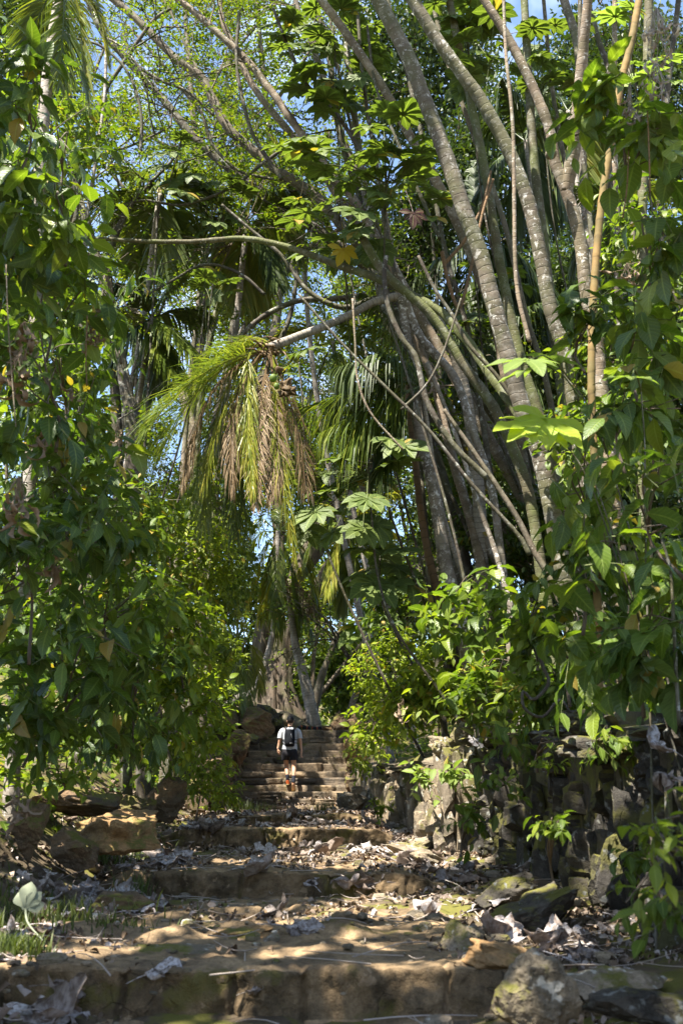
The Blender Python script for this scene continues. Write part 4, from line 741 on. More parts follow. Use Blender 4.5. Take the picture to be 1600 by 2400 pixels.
# collapsed palm
Yp = 12.5
o = thing('bent_coconut_palm', 'coconut palm with a bent trunk and a collapsed head of green, yellow and brown fronds', 'palm', P(1130, 1500, 14.2))
mb = MB(); p = pline([(632, 815), (700, 788), (760, 765), (820, 738), (887, 705), (960, 700), (1030, 760), (1085, 900), (1120, 1150), (1135, 1500)], Yp, 14.4); p = to_ground(p); m = MPP(800, Yp)
tube(mb, p, np.concatenate([np.array([11, 10, 9.5, 9.5, 10, 11, 12, 14, 16, 18]), [18]*(len(p)-10)])*m, 14, 0, .05, 3, .03, ring=.05, ringgap=.09); obj('trunk', mb, M['bark_palm'], o)
FR = [ # pts, Y1, leaflet length, material, hang, spread, n
 ([(625, 822), (560, 835), (470, 880), (400, 940), (345, 1010)], 12.0, .85, 'frond_green', .38, 1.0, 70),
 ([(625, 822), (545, 850), (480, 900), (420, 975), (375, 1070)], 12.5, .80, 'frond_green', .6, 1.0, 66),
 ([(622, 818), (560, 855), (505, 910), (462, 1000), (432, 1130)], 12.1, .34, 'frond_brown', 1.3, .8, 60),
 ([(620, 820), (575, 880), (550, 960), (540, 1060), (545, 1150)], 12.0, .30, 'frond_brown', 1.3, .7, 60),
 ([(620, 818), (580, 880), (530, 960), (500, 1040), (480, 1140)], 12.2, .40, 'frond_yellow', 1.1, .7, 56),
 ([(615, 815), (560, 862), (515, 950), (488, 1080), (476, 1230)], 12.9, .55, 'frond_green', 1.0, .8, 60),
 ([(628, 818), (585, 830), (582, 900), (580, 1000), (592, 1150)], 11.9, .34, 'frond_yellow', 1.2, .6, 60),
 ([(632, 830), (618, 900), (608, 1000), (602, 1100), (600, 1190)], 11.95, .30, 'frond_brown', .5, .9, 60),
 ([(636, 830), (640, 920), (642, 1020), (640, 1130), (634, 1170)], 12.1, .36, 'frond_brown', .9, .8, 60),
 ([(640, 825), (648, 930), (655, 1040), (665, 1150), (690, 1310)], 12.0, .36, 'frond_yellow', 1.2, .55, 60),
 ([(640, 830), (665, 900), (685, 960), (705, 1050), (715, 1150)], 12.2, .42, 'frond_brown', 1.0, .85, 56),
 ([(635, 825), (650, 900), (672, 980), (690, 1060), (700, 1160)], 12.5, .45, 'frond_green', 1.0, .8, 50),
 ([(630, 815), (600, 860), (570, 960), (556, 1100), (550, 1250)], 12.9, .50, 'frond_dark', 1.1, .8, 56),
 ([(625, 812), (590, 808), (560, 822), (520, 850), (470, 900)], 12.7, .45, 'frond_green', .7, .9, 50),
 ([(625, 808), (595, 798), (550, 802), (505, 830), (465, 880)], 13.0, .40, 'frond_green', .7, 1.0, 50),
 ([(640, 812), (625, 800), (600, 792), (570, 800), (545, 830)], 13.1, .22, 'frond_yellow', .9, 1.0, 30),
]
for k, (pts, Y1, ll, mt, hg, sp, n) in enumerate(FR):
    mb = MB(); px_frond(mb, pts, Yp, Y1, ll*(1.2 if k < 2 else 1.2), hang=hg*.85, spread=sp*1.25, n=int(n*1.45), seed=k+50, wdt=.0068, rr=.018, wild=.22, vee=.3); obj('frond', mb, [M[mt], M['frond_yellow' if 'brown' not in mt else 'frond_brown']], o, smooth=False)
mb = MB(); r = rng_(4)
for k in range(60): # torn fibre and boot sheaths at the head
    a = P(630+r.uniform(-25, 22), 815+r.uniform(-15, 20), Yp+r.uniform(-.2, .2)); d = np.array([r.uniform(-.25, .2), r.uniform(-.2, .1), r.uniform(-.28, .1)])
    tube(mb, [a, a+d*.5+np.array([0, 0, .04]), a+d], [.012, .014, .003], 4, 0, 0, 0, .1)
obj('sheath', mb, M['frond_brown'], o)
for k, (px, py, s) in enumerate([(640, 886, .05), (648, 905, .04)]):
    mb = MB(); stone(mb, P(px, py, 12.1), (s*1.7, s*1.7, s*2.0), rng_(k), 6, .95, .03); obj('coconut', mb, M['leaf_pale'], o)
for k, (px, py, s) in enumerate([(668, 905, .07), (655, 870, .05), (680, 916, .06), (662, 922, .045)]):
    mb = MB(); stone(mb, P(px, py, 12.15), (s*1.6, s, s*1.7), rng_(k+9), 9, .5, .55); obj('dry_husk', mb, M['frond_brown'], o)
def palm(label, c, Y, fr, mt, trunk=None, ll=.6, n=46, hang=.5, name='palm_tree', group='palms around the head of the steps', tm='bark_palm', seed=0, w=(10, 14), wdt=.026, Ys=.8, mts=None):
    """fr: list of pixel end points (with mid point) of the fronds starting at c"""
    rr = rng_(seed); c3 = P(*c, Y); gz = float(gn(c3[0], c3[1])); bs = 1 if c[0] > 660 else -1; tp = pline(trunk, Y, Y) if trunk else np.array([c3, [c3[0]+bs*.5, c3[1]+.5, c3[2]*.6+gz*.4], [c3[0]+bs*2.2, c3[1]+1.5, gz-.1]])
    tp = to_ground(tp) if trunk else tp; o = thing(name, label, 'palm', tp[-1], group); mb = MB(); m = MPP(c[1], Y)
    tube(mb, tp, np.linspace(w[0], w[1], len(tp))*m/2, 12, 0, .06, seed, .05, ring=.06, ringgap=.12); obj('trunk', mb, M[tm], o)
    for k, (mx, my, ex, ey) in enumerate(fr):
        mb = MB(); dy = rr.uniform(-Ys, Ys); a = P(*c, Y); e = P(ex, ey, Y+dy); md = P(mx, my, Y+dy*.5); mtk = (mts[k % len(mts)] if mts else mt)
        frond_geo(mb, [a, md, e], ll*rr.uniform(.85, 1.1), hang=hang*rr.uniform(.8, 1.2), n=n, seed=seed*20+k, wdt=wdt); obj('frond', mb, [M[mtk], M[mtk]], o, smooth=False)
    return o
palm('straight slim palm with a corky ringed stem in front of the fluted tree', (652, 1245), 27.5, [(600, 1220, 560, 1330), (620, 1290, 580, 1420), (690, 1260, 740, 1400), (700, 1220, 780, 1290), (680, 1320, 700, 1440), (640, 1330, 610, 1450), (660, 1190, 700, 1130), (630, 1190, 590, 1150), (600, 1260, 540, 1400), (720, 1300, 745, 1440), (650, 1340, 650, 1470)], 'frond_green', [(652, 1245), (650, 1300), (648, 1378), (640, 1480), (612, 1583), (585, 1628), (565, 1632)], ll=.75, n=54, hang=.8, seed=3, w=(12, 16), wdt=.016, mts=['frond_green', 'frond_yellow', 'frond_green', 'frond_green'])
palm('white-ringed palm trunk widening to a dark foot at the top of the steps', (676, 1395), 28.0, [(650, 1370, 620, 1440), (700, 1370, 735, 1430), (660, 1410, 650, 1490), (690, 1410, 695, 1480), (665, 1350, 640, 1320), (700, 1340, 720, 1320), (690, 1390, 730, 1480)], 'frond_green', [(676, 1395), (684, 1450), (692, 1510), (708, 1570), (722, 1630), (738, 1700)], ll=.7, n=40, hang=.9, seed=4, w=(10, 38), wdt=.016, mts=['frond_green', 'frond_brown', 'frond_yellow'])
palm('palm with arching green fronds at the centre right, lit from behind', (815, 1230), 24, [(850, 1270, 880, 1350), (790, 1270, 770, 1390), (830, 1300, 850, 1470), (860, 1220, 920, 1250), (760, 1230, 720, 1290), (780, 1190, 730, 1190), (820, 1160, 830, 1080), (870, 1180, 940, 1150), (810, 1300, 800, 1430)], 'frond_green', None, ll=.75, n=50, hang=.6, seed=5, mts=['frond_green', 'frond_yellow'])
palm('large dark palm hanging its fronds between the leaning trunks', (1110, 560), 17, [(1060, 640, 1010, 800), (1130, 660, 1130, 860), (1180, 640, 1240, 830), (1050, 590, 960, 660), (1200, 590, 1300, 680), (1060, 500, 980, 460), (1160, 480, 1240, 430), (1090, 660, 1060, 900), (1160, 680, 1190, 950), (1110, 480, 1110, 380), (1210, 620, 1290, 800)], 'frond_dark', None, ll=.95, n=60, hang=.8, seed=6, group='dark palms behind the leaning trunks')
palm('palm with dark green arching fronds right of the collapsed palm head', (985, 905), 12.9, [(900, 890, 780, 930), (890, 940, 760, 1010), (900, 840, 790, 860), (910, 790, 800, 760), (930, 970, 880, 1120), (910, 900, 700, 960), (930, 770, 850, 690), (880, 960, 800, 1060)], 'frond_green', None, ll=.85, n=70, hang=.9, seed=7, wdt=.012, mts=['frond_dark', 'frond_green'], group='dark palms behind the leaning trunks')
palm('palm behind the fallen trunk with fine fronds against the light', (780, 800), 20, [(830, 790, 900, 830), (720, 770, 640, 800), (820, 740, 880, 700), (750, 720, 700, 660), (800, 870, 840, 960), (750, 870, 720, 960), (850, 830, 930, 900), (700, 830, 640, 900)], 'frond_green', None, ll=.8, n=50, hang=.5, seed=8, mts=['frond_green', 'frond_yellow'])
palm('palm with bluish fronds seen against the sky at the left', (375, 455), 15.6, [(330, 480, 270, 540), (410, 490, 440, 590), (350, 520, 320, 620), (430, 460, 490, 520), (310, 450, 230, 470), (380, 540, 385, 640), (420, 430, 480, 440), (340, 420, 290, 400)], 'frond_green', None, ll=.9, n=54, hang=.4, seed=9, group='palms in the sky gap', w=(12, 16))
palm('palm with a ragged yellowing crown in the middle of the sky gap', (580, 520), 16.5, [(540, 560, 500, 640), (620, 570, 650, 660), (560, 590, 555, 700), (640, 520, 710, 580), (520, 510, 450, 540), (600, 600, 610, 720), (630, 470, 700, 450), (540, 470, 480, 440), (590, 450, 600, 390)], 'frond_green', None, ll=.85, n=54, hang=.6, seed=10, group='palms in the sky gap', mts=['frond_green', 'frond_dark', 'frond_yellow'], w=(14, 18))
palm('palm low in the sky gap with long feathery fronds', (355, 745), 15.5, [(310, 780, 260, 850), (400, 770, 460, 830), (330, 700, 280, 670), (390, 690, 440, 640), (360, 820, 365, 910), (300, 740, 240, 770), (420, 730, 480, 740), (380, 810, 420, 890)], 'frond_green', None, ll=.8, n=50, hang=.5, seed=11, group='palms in the sky gap', w=(12, 18), mts=['frond_dark', 'frond_green'])
palm('palm high at the centre behind the umbrella leaves', (700, 430), 19, [(650, 450, 600, 530), (750, 450, 800, 530), (690, 500, 690, 590), (640, 410, 570, 420), (760, 400, 830, 420), (670, 380, 640, 320), (730, 370, 770, 310), (660, 480, 640, 580), (740, 490, 760, 590)], 'frond_green', None, ll=.8, n=50, hang=.6, seed=12, group='palms in the sky gap', mts=['frond_green', 'frond_yellow'])
palm('palm frond cluster in the top left corner, hanging and yellow-lit', (150, -60), 9.5, [(185, 20, 205, 215), (150, 30, 140, 200), (220, 10, 250, 130), (110, 0, 60, 110)], 'frond_green', [(150, -60), (110, 200), (90, 500), (80, 900)], ll=.62, n=70, hang=.25, seed=13, wdt=.011, Ys=.2, mts=['frond_yellow', 'frond_green'], group='palms in the sky gap', w=(26, 30))
palm('palm with bright fine fronds behind the trunks at the upper right', (1330, 260), 19, [(1280, 300, 1240, 400), (1390, 290, 1450, 380), (1300, 220, 1230, 200), (1370, 210, 1430, 160), (1330, 330, 1330, 450), (1280, 250, 1200, 290), (1400, 250, 1490, 290), (1360, 330, 1390, 460)], 'frond_green', None, ll=.9, n=50, hang=.5, seed=14, group='dark palms behind the leaning trunks', mts=['frond_green', 'frond_yellow', 'frond_dark'])
palm('dark palm low between the leaning trunks and the right bushes', (1190, 820), 16.5, [(1140, 880, 1100, 1000), (1230, 880, 1260, 1010), (1130, 810, 1050, 860), (1250, 800, 1320, 860), (1190, 910, 1190, 1060), (1160, 740, 1120, 680), (1230, 750, 1290, 700), (1210, 900, 1220, 1040)], 'frond_dark', None, ll=.9, n=56, hang=.8, seed=31, group='dark palms behind the leaning trunks')
palm('dark palm high behind the sunlit forked trunk', (1230, 330), 17, [(1170, 370, 1110, 470), (1280, 380, 1320, 480), (1180, 300, 1110, 290), (1280, 300, 1350, 290), (1220, 410, 1210, 520), (1260, 400, 1270, 520), (1210, 270, 1180, 190), (1250, 260, 1290, 190)], 'frond_dark', None, ll=.9, n=56, hang=.8, seed=32, group='dark palms behind the leaning trunks')
palm('palm with drooping fronds behind the yellow cane', (1440, 470), 18, [(1390, 520, 1340, 620), (1490, 520, 1540, 630), (1420, 560, 1400, 690), (1470, 570, 1480, 700), (1380, 450, 1300, 470), (1500, 440, 1580, 450), (1440, 400, 1440, 310)], 'frond_green', None, ll=.9, n=50, hang=.6, seed=15, group='dark palms behind the leaning trunks', mts=['frond_dark', 'frond_green'])
palm('young palm at the left side of the fluted tree, fronds drooping to the ground', (575, 1500), 26, [(550, 1520, 520, 1600), (560, 1550, 570, 1680), (600, 1530, 610, 1620), (530, 1480, 480, 1520), (560, 1440, 530, 1380), (580, 1560, 585, 1690)], 'frond_green', None, ll=.5, n=44, hang=.8, seed=16, wdt=.012, w=(6, 10), mts=['frond_yellow', 'frond_green'])
# ================================================================= shrubs, climbers and umbrella-leaved saplings
def foliage(c, rad, rng, leaf, nl, tpl, sprigL, hang, mb, ms, per=8, outward=.7, upb=.15, shell=.45, toward=None):
    S = max(4, int(nl/per)); d = norm(rng.normal(size=(S, 3))); rr = rng.uniform(shell, 1, (S, 1))**.7
    w = 1+.28*vn(d*2.3+c, 7)[:, None]; o = c+d*np.array(rad)*rr*w
    dv = norm(d*outward+rng.normal(0, .5, (S, 3))+np.array([0, 0, upb])); L = sprigL*rng.uniform(.6, 1.3, (S, 1, 1))
    t = np.linspace(0, 1, 5)[None, :, None]; z = np.array([0, 0, 1.]); A = o[:, None]+dv[:, None]*L*(t-.5)-z*hang*L*t**2*.6; tri_stems(ms, A, np.full(S, max(.0025, leaf*.022)), .0015)
    t = np.linspace(.08, 1, per)[None, :, None]; p = o[:, None]+dv[:, None]*L*(t-.5)-z*hang*L*t**2*.6
    side = norm(np.cross(dv, z+rng.normal(0, .3, (S, 3)))); ph = (np.arange(per)*2.4)[None, :, None]+rng.uniform(0, 6, (S, 1, 1)); s2 = np.cross(dv, side)
    sd = side[:, None]*np.cos(ph)+s2[:, None]*np.sin(ph)*.6; dr = sd*.85+dv[:, None]*.55-z*(hang+rng.uniform(0, .5, (S, 1, 1)))+rng.normal(0, .18, p.shape)
    if toward is not None: dr = dr+np.asarray(toward)*.35
    nr = z*.9+sd*.4+d[:, None]*.5+rng.normal(0, .3, p.shape); scatter(mb, tpl, p, dr, nr, leaf*rng.uniform(.4, 1.3, S*per), rng)
LT = {'big': (LBIG, .245), 'med': (LMED, .15), 'sml': (LSML, .10)}
def shrub(label, px, py, Y, rx, ry, kind='med', mat='leaf_mid', hang=.5, dens=1.0, name='shrub', cat='shrub', seed=None, leaf=None, group=None, depth=.8, upb=.15, dry=0):
    m = MPP(py, Y); c = P(px, py, Y); rad = (rx*m, (rx+ry)/2*m*depth, ry*m); tpl, lf = LT[kind]; lf = leaf or lf; sd = seed if seed is not None else int(px*7+py*3) % 9973; r = rng_(sd)
    tpl = {0: LBIG, 1: LBROAD, 2: LNARROW, 3: LBIG}[sd % 4] if kind == 'big' else tpl; lf = lf*(.9 if tpl is LBROAD else 1); nl = int(dens*9.5*(rad[0]*rad[2]+rad[0]*rad[1]*.5)/(lf*lf*.34)); nl = int(np.clip(nl, 60, 9000))
    gz = float(gn(c[0], c[1])); o = thing(name, label, cat, (c[0], c[1], gz), group); mb = MB(); ms = MB()
    foliage(c, rad, r, lf, nl, tpl, lf*2.4, hang*.55, mb, ms, upb=upb)
    st = MB()
    a = np.array([c[0]+r.normal(0, .12), c[1]+.4, gz-.1 if c[2]-gz < 1.6*rad[2]+.4 else c[2]-1.1*rad[2]]); e = c+np.array([0, .1, rad[2]*.6]); md = (a+e)/2+r.normal(0, .10, 3)*max(rad)+np.array([0, .2, 0]); tube(st, [a, md, e], [.014, .010, .005], 6, 0, .1, 1, .08)
    for k in range(4): tube(st, [md+(e-md)*.3*k/4, md+(e-md)*(.3+.2*k)+r.normal(0, .25, 3)*np.array(rad), c+r.normal(0, .5, 3)*np.array(rad)], [.009, .006, .003], 5, 0, .1, k, .08)
    obj('stem', st, M['twig'], o); f = obj('foliage', mb, M[mat], o); obj('sprig', ms, M['stem'], f)
    return o, c, rad, r
LG = 'large-leaved climbers draping the left side'; RG = 'large-leaved climbers draping the right side'
SH = [
 # label, px, py, Y, rx, ry, kind, mat, hang, dens, name
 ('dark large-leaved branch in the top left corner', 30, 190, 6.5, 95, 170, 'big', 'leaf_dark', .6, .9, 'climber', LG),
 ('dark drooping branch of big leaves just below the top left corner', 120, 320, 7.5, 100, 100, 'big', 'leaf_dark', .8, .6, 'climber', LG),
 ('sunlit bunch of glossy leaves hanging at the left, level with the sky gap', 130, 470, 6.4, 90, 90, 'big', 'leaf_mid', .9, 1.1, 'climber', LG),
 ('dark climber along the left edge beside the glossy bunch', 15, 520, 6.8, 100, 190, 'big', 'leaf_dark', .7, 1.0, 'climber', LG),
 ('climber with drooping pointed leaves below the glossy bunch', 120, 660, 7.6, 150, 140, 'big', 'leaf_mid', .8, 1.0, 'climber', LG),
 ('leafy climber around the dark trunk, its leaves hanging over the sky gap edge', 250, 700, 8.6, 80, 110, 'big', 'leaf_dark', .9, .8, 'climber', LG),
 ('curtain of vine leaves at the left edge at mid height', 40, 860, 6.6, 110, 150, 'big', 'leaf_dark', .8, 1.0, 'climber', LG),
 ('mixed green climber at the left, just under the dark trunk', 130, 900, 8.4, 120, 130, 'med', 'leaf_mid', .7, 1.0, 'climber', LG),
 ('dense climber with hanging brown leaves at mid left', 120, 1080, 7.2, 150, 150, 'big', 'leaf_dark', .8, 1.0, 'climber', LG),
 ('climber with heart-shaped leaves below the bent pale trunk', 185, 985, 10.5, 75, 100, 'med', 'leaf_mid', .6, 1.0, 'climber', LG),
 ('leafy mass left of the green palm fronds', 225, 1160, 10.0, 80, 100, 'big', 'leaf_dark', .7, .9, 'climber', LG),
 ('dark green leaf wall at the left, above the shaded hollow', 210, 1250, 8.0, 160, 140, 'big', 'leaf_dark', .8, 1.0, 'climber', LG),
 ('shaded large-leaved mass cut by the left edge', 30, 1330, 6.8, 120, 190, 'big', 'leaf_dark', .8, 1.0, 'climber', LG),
 ('layered glossy leaves in the middle of the left leaf wall', 250, 1440, 8.3, 160, 130, 'big', 'leaf_mid', .6, 1.0, 'shrub', LG),
 ('very dark leaf mass above the left bank', 130, 1590, 7.6, 180, 130, 'big', 'leaf_dark', .7, 1.0, 'shrub', LG),
 ('dark hanging shrub at the foot of the left leaf wall', 300, 1600, 9.3, 130, 120, 'big', 'leaf_dark', .8, .9, 'shrub', LG),
 ('low plants on the left bank at the picture edge', 60, 1715, 7.8, 120, 70, 'med', 'leaf_mid', .4, .8, 'shrub', LG),
 ('fresh fern-like seedlings on the left bank', 120, 1815, 8.4, 110, 40, 'sml', 'leaf_bright', .2, .6, 'shrub', None),
 ('dark low shrub hanging over the stones of the left bank', 250, 1705, 10.2, 110, 70, 'med', 'leaf_dark', .6, .9, 'shrub', None),
 ('bright small-leaved tree left of the slim palm, upper part', 500, 1180, 16, 130, 110, 'sml', 'leaf_bright', .4, 1.0, 'shrub', None),
 ('bright small-leaved bush in the middle, under the brown fronds', 450, 1300, 14.5, 130, 110, 'sml', 'leaf_bright', .4, 1.1, 'shrub', None),
 ('shaded small-leaved bush beside the slim palm', 525, 1330, 17.5, 80, 140, 'sml', 'leaf_mid', .5, 1.0, 'shrub', None),
 ('broad-leaved shrub in half shade at the centre left', 400, 1480, 11.6, 120, 120, 'med', 'leaf_bright', .5, 1.1, 'shrub', None),
 ('sun-flecked shrub left of the fluted tree', 485, 1530, 16, 75, 110, 'sml', 'leaf_bright', .4, 1.1, 'shrub', None),
 ('bright yellow-green shrub left of the steps, lower part', 430, 1660, 12.6, 110, 100, 'med', 'leaf_bright', .4, 1.1, 'shrub', None),
 ('bright leafy shrub bordering the steps on the left', 470, 1780, 14.4, 80, 80, 'sml', 'leaf_bright', .3, 1.1, 'shrub', None),
 ('small bright shrub against the left step wall', 520, 1850, 16.5, 42, 50, 'sml', 'leaf_bright', .2, 1.0, 'shrub', None),
 ('green shrub behind the square brown block', 500, 1640, 20, 60, 60, 'sml', 'leaf_mid', .3, 1.0, 'shrub', None),
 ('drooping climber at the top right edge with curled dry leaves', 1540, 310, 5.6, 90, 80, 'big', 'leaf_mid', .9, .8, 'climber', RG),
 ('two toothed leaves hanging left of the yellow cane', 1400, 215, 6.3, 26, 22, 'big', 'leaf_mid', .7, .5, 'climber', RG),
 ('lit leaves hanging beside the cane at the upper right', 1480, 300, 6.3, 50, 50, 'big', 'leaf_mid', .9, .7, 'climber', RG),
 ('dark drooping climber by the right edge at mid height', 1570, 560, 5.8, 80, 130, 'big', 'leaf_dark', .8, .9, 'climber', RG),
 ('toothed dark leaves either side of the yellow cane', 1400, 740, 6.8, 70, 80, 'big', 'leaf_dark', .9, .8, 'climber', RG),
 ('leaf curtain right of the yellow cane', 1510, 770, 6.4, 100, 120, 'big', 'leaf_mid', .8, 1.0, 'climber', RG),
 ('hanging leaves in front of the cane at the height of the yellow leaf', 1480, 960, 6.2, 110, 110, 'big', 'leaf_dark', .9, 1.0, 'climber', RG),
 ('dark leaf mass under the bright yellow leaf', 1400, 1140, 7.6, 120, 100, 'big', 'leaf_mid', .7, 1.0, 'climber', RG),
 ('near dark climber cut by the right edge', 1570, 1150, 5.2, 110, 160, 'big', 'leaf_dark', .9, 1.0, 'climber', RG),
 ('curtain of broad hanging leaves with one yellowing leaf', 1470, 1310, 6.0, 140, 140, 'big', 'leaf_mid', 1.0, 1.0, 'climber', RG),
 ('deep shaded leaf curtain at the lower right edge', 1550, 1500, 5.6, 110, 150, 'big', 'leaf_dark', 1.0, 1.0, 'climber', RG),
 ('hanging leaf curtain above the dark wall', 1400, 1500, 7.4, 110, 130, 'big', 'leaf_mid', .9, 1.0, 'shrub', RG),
 ('shrub with arching leaves at the foot of the white-blotched trunk', 1270, 1440, 9.6, 120, 90, 'big', 'leaf_mid', .6, 1.0, 'shrub', None),
 ('dense dark shrub between the ringed trunks', 1180, 1240, 14.6, 120, 110, 'med', 'leaf_dark', .6, 1.1, 'shrub', None),
 ('green shrub among the trunks just under the mossy sagging trunk', 1100, 1090, 15.5, 110, 110, 'med', 'leaf_mid', .6, 1.0, 'shrub', None),
 ('dark leafy climber on the trunks at the centre right', 990, 960, 15.0, 70, 110, 'med', 'leaf_mid', .8, .8, 'climber', None),
 ('broad shrub at the foot of the trunk clump', 1110, 1430, 11.8, 140, 90, 'big', 'leaf_mid', .5, 1.0, 'shrub', None),
 ('dark shrub with hanging leaves right of the head of the steps', 940, 1420, 16.5, 90, 100, 'med', 'leaf_dark', .6, 1.1, 'shrub', None),
 ('sunny small-leaved bush above the right side of the steps', 930, 1570, 15.4, 110, 90, 'sml', 'leaf_bright', .3, 1.1, 'shrub', None),
 ('sunlit shrub in the middle of the right-hand bank', 1060, 1560, 13.0, 130, 90, 'med', 'leaf_bright', .4, 1.0, 'shrub', None),
 ('broad-leaved shrub above the corner of the wall', 1190, 1580, 10.8, 120, 90, 'big', 'leaf_mid', .5, .9, 'shrub', None),
 ('sun-flecked low plants on top of the shaded wall', 1300, 1640, 9.8, 120, 60, 'med', 'leaf_bright', .3, 1.0, 'shrub', None),
 ('bright toothed plants growing over the sunlit slabs', 980, 1650, 13.2, 90, 45, 'med', 'leaf_bright', .5, .8, 'shrub', None),
 ('leafy seedling bush beside the top steps on the right', 890, 1680, 16.0, 70, 70, 'med', 'leaf_bright', .3, .9, 'shrub', None),
 ('low plants between the steps and the slab wall', 860, 1760, 17.5, 50, 50, 'sml', 'leaf_bright', .3, .8, 'shrub', None),
 ('dark undergrowth right of the white-blotched trunk', 1380, 1330, 9.2, 90, 100, 'med', 'leaf_dark', .7, 1.0, 'shrub', None),
 ('blurred bright twig of leaves in front of the wall at the right edge', 1560, 1960, 3.7, 60, 50, 'med', 'leaf_bright', .3, .35, 'climber', None),
 ('blurred green leaves hanging in the lower right corner by the wall', 1560, 2090, 3.9, 55, 90, 'med', 'leaf_mid', .9, .5, 'climber', None),
 ('small plant rooted in a crack of the shaded wall', 1105, 1910, 9.5, 40, 45, 'med', 'leaf_mid', .6, .16, 'plant', None),
 ('trailing plant on the face of the shaded wall near its corner', 1180, 1830, 9.0, 60, 40, 'sml', 'leaf_mid', .5, .2, 'plant', None),
 ('tiny green plant at the foot of the shaded wall', 1300, 1940, 7.4, 40, 36, 'sml', 'leaf_mid', .5, .12, 'plant', None),
 ('glowing toothed plant hanging on the corner of the sunlit slabs', 1055, 1810, 11.4, 14, 20, 'med', 'leaf_pale', .6, .3, 'plant', None),
 ('round-leaved plant on the face of the sunlit slab wall', 990, 1820, 11.7, 16, 20, 'med', 'leaf_pale', .6, .25, 'plant', None),
 ('fresh seedling at the foot of the slab wall', 880, 1885, 14.5, 24, 20, 'sml', 'leaf_bright', .2, .5, 'plant', None),
 ('leafy tree behind the trunks at the far right, upper half', 1520, 560, 12, 130, 150, 'med', 'leaf_mid', .5, .8, 'shrub', None),
 ('shady shrub far behind the yellow cane', 1450, 820, 12, 150, 140, 'med', 'leaf_mid', .6, .9, 'shrub', None),
 ('shady shrub behind the bright yellow leaf', 1400, 1040, 11, 150, 120, 'med', 'leaf_mid', .6, .9, 'shrub', None),
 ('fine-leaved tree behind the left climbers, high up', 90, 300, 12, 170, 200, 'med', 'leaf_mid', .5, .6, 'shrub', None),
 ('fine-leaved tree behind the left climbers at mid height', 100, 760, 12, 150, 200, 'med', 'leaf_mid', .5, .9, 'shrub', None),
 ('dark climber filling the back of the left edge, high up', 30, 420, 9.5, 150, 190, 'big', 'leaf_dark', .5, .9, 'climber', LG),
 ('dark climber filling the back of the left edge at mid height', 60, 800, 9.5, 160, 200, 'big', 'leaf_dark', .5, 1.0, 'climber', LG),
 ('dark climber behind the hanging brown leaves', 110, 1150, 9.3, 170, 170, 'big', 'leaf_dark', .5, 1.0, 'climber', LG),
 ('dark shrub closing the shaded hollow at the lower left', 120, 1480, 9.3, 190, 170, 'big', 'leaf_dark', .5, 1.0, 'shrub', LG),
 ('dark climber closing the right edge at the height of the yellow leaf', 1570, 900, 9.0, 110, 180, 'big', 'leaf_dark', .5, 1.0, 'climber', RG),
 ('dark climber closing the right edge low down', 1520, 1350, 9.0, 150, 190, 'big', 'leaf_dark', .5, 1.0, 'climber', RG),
 ('ferny tuft hanging from the top of the shaded wall', 1300, 1760, 7.9, 50, 40, 'sml', 'leaf_mid', .8, .6, 'plant', None),
 ('leafy trailer hanging over the shaded wall top at the right', 1440, 1745, 7.0, 60, 34, 'sml', 'leaf_mid', .8, .6, 'plant', None),
 ('trailing weeds on the wall top behind its corner', 1190, 1730, 9.4, 70, 34, 'med', 'leaf_mid', .7, .6, 'plant', None),
 ('weeds sprouting low on the shaded wall near the right edge', 1500, 2010, 5.9, 50, 60, 'sml', 'leaf_mid', .6, .4, 'plant', None),
 ('green shrub filling the bank behind the ochre boulder', 330, 1735, 13.0, 90, 60, 'med', 'leaf_mid', .4, 1.0, 'shrub', None),
 ('shrub in half shade behind the left bank stones', 200, 1700, 12.0, 120, 60, 'med', 'leaf_mid', .4, 1.0, 'shrub', None),
 ('sunlit shrub spilling over the low wall right of the upper steps', 930, 1640, 14.6, 70, 50, 'sml', 'leaf_bright', .4, 1.0, 'shrub', None),
 ('yellow-green shrub at the centre of the right bank, catching the sun', 1140, 1610, 11.6, 90, 40, 'med', 'leaf_bright', .4, 1.0, 'shrub', None),
 ('big-leaved shrub filling the left bank under the leaf wall', 210, 1680, 9.6, 130, 60, 'big', 'leaf_dark', .5, 1.1, 'shrub', None),
 ('broad-leaved shrub closing the left bank beside the bright shrub', 370, 1700, 11.5, 70, 70, 'big', 'leaf_mid', .5, 1.1, 'shrub', None),
 ('dark shrub under the leaves at the left picture edge', 40, 1640, 8.4, 130, 100, 'big', 'leaf_dark', .5, 1.1, 'shrub', None),
 ('mid-green shrub crowding the top of the wall near its corner', 1130, 1640, 10.4, 110, 55, 'med', 'leaf_mid', .4, 1.1, 'shrub', None),
 ('mid-green shrub on the bank above the middle of the shaded wall', 1300, 1600, 9.6, 110, 70, 'med', 'leaf_mid', .4, 1.1, 'shrub', None),
 ('low green cover on the bank behind the slab wall', 1010, 1640, 13.4, 90, 50, 'med', 'leaf_mid', .4, 1.1, 'shrub', None),
 ('leafy backing shrub behind the left leaf wall', 220, 1230, 12.5, 200, 150, 'med', 'leaf_mid', .5, 1.0, 'shrub', None),
 ('leafy backing shrub low behind the left leaf wall', 260, 1500, 12, 220, 180, 'med', 'leaf_dark', .5, 1.0, 'shrub', None),
]
for s in SH:
    (lb, px, py, Y, rx, ry, kd, mt, hg, dn, nm, gp) = s; cat = {'climber': 'climbing plant', 'shrub': 'shrub', 'plant': 'plant'}[nm]
    leaf = None
    if kd == 'sml' and Y > 13: leaf = .10
    if kd == 'med' and Y < 4.2: leaf = .085
    if kd == 'med' and Y > 11: leaf = .15
    shrub(lb, px, py, Y, rx, ry, kd, mt, hg, dn, nm, cat, leaf=leaf, group=gp)
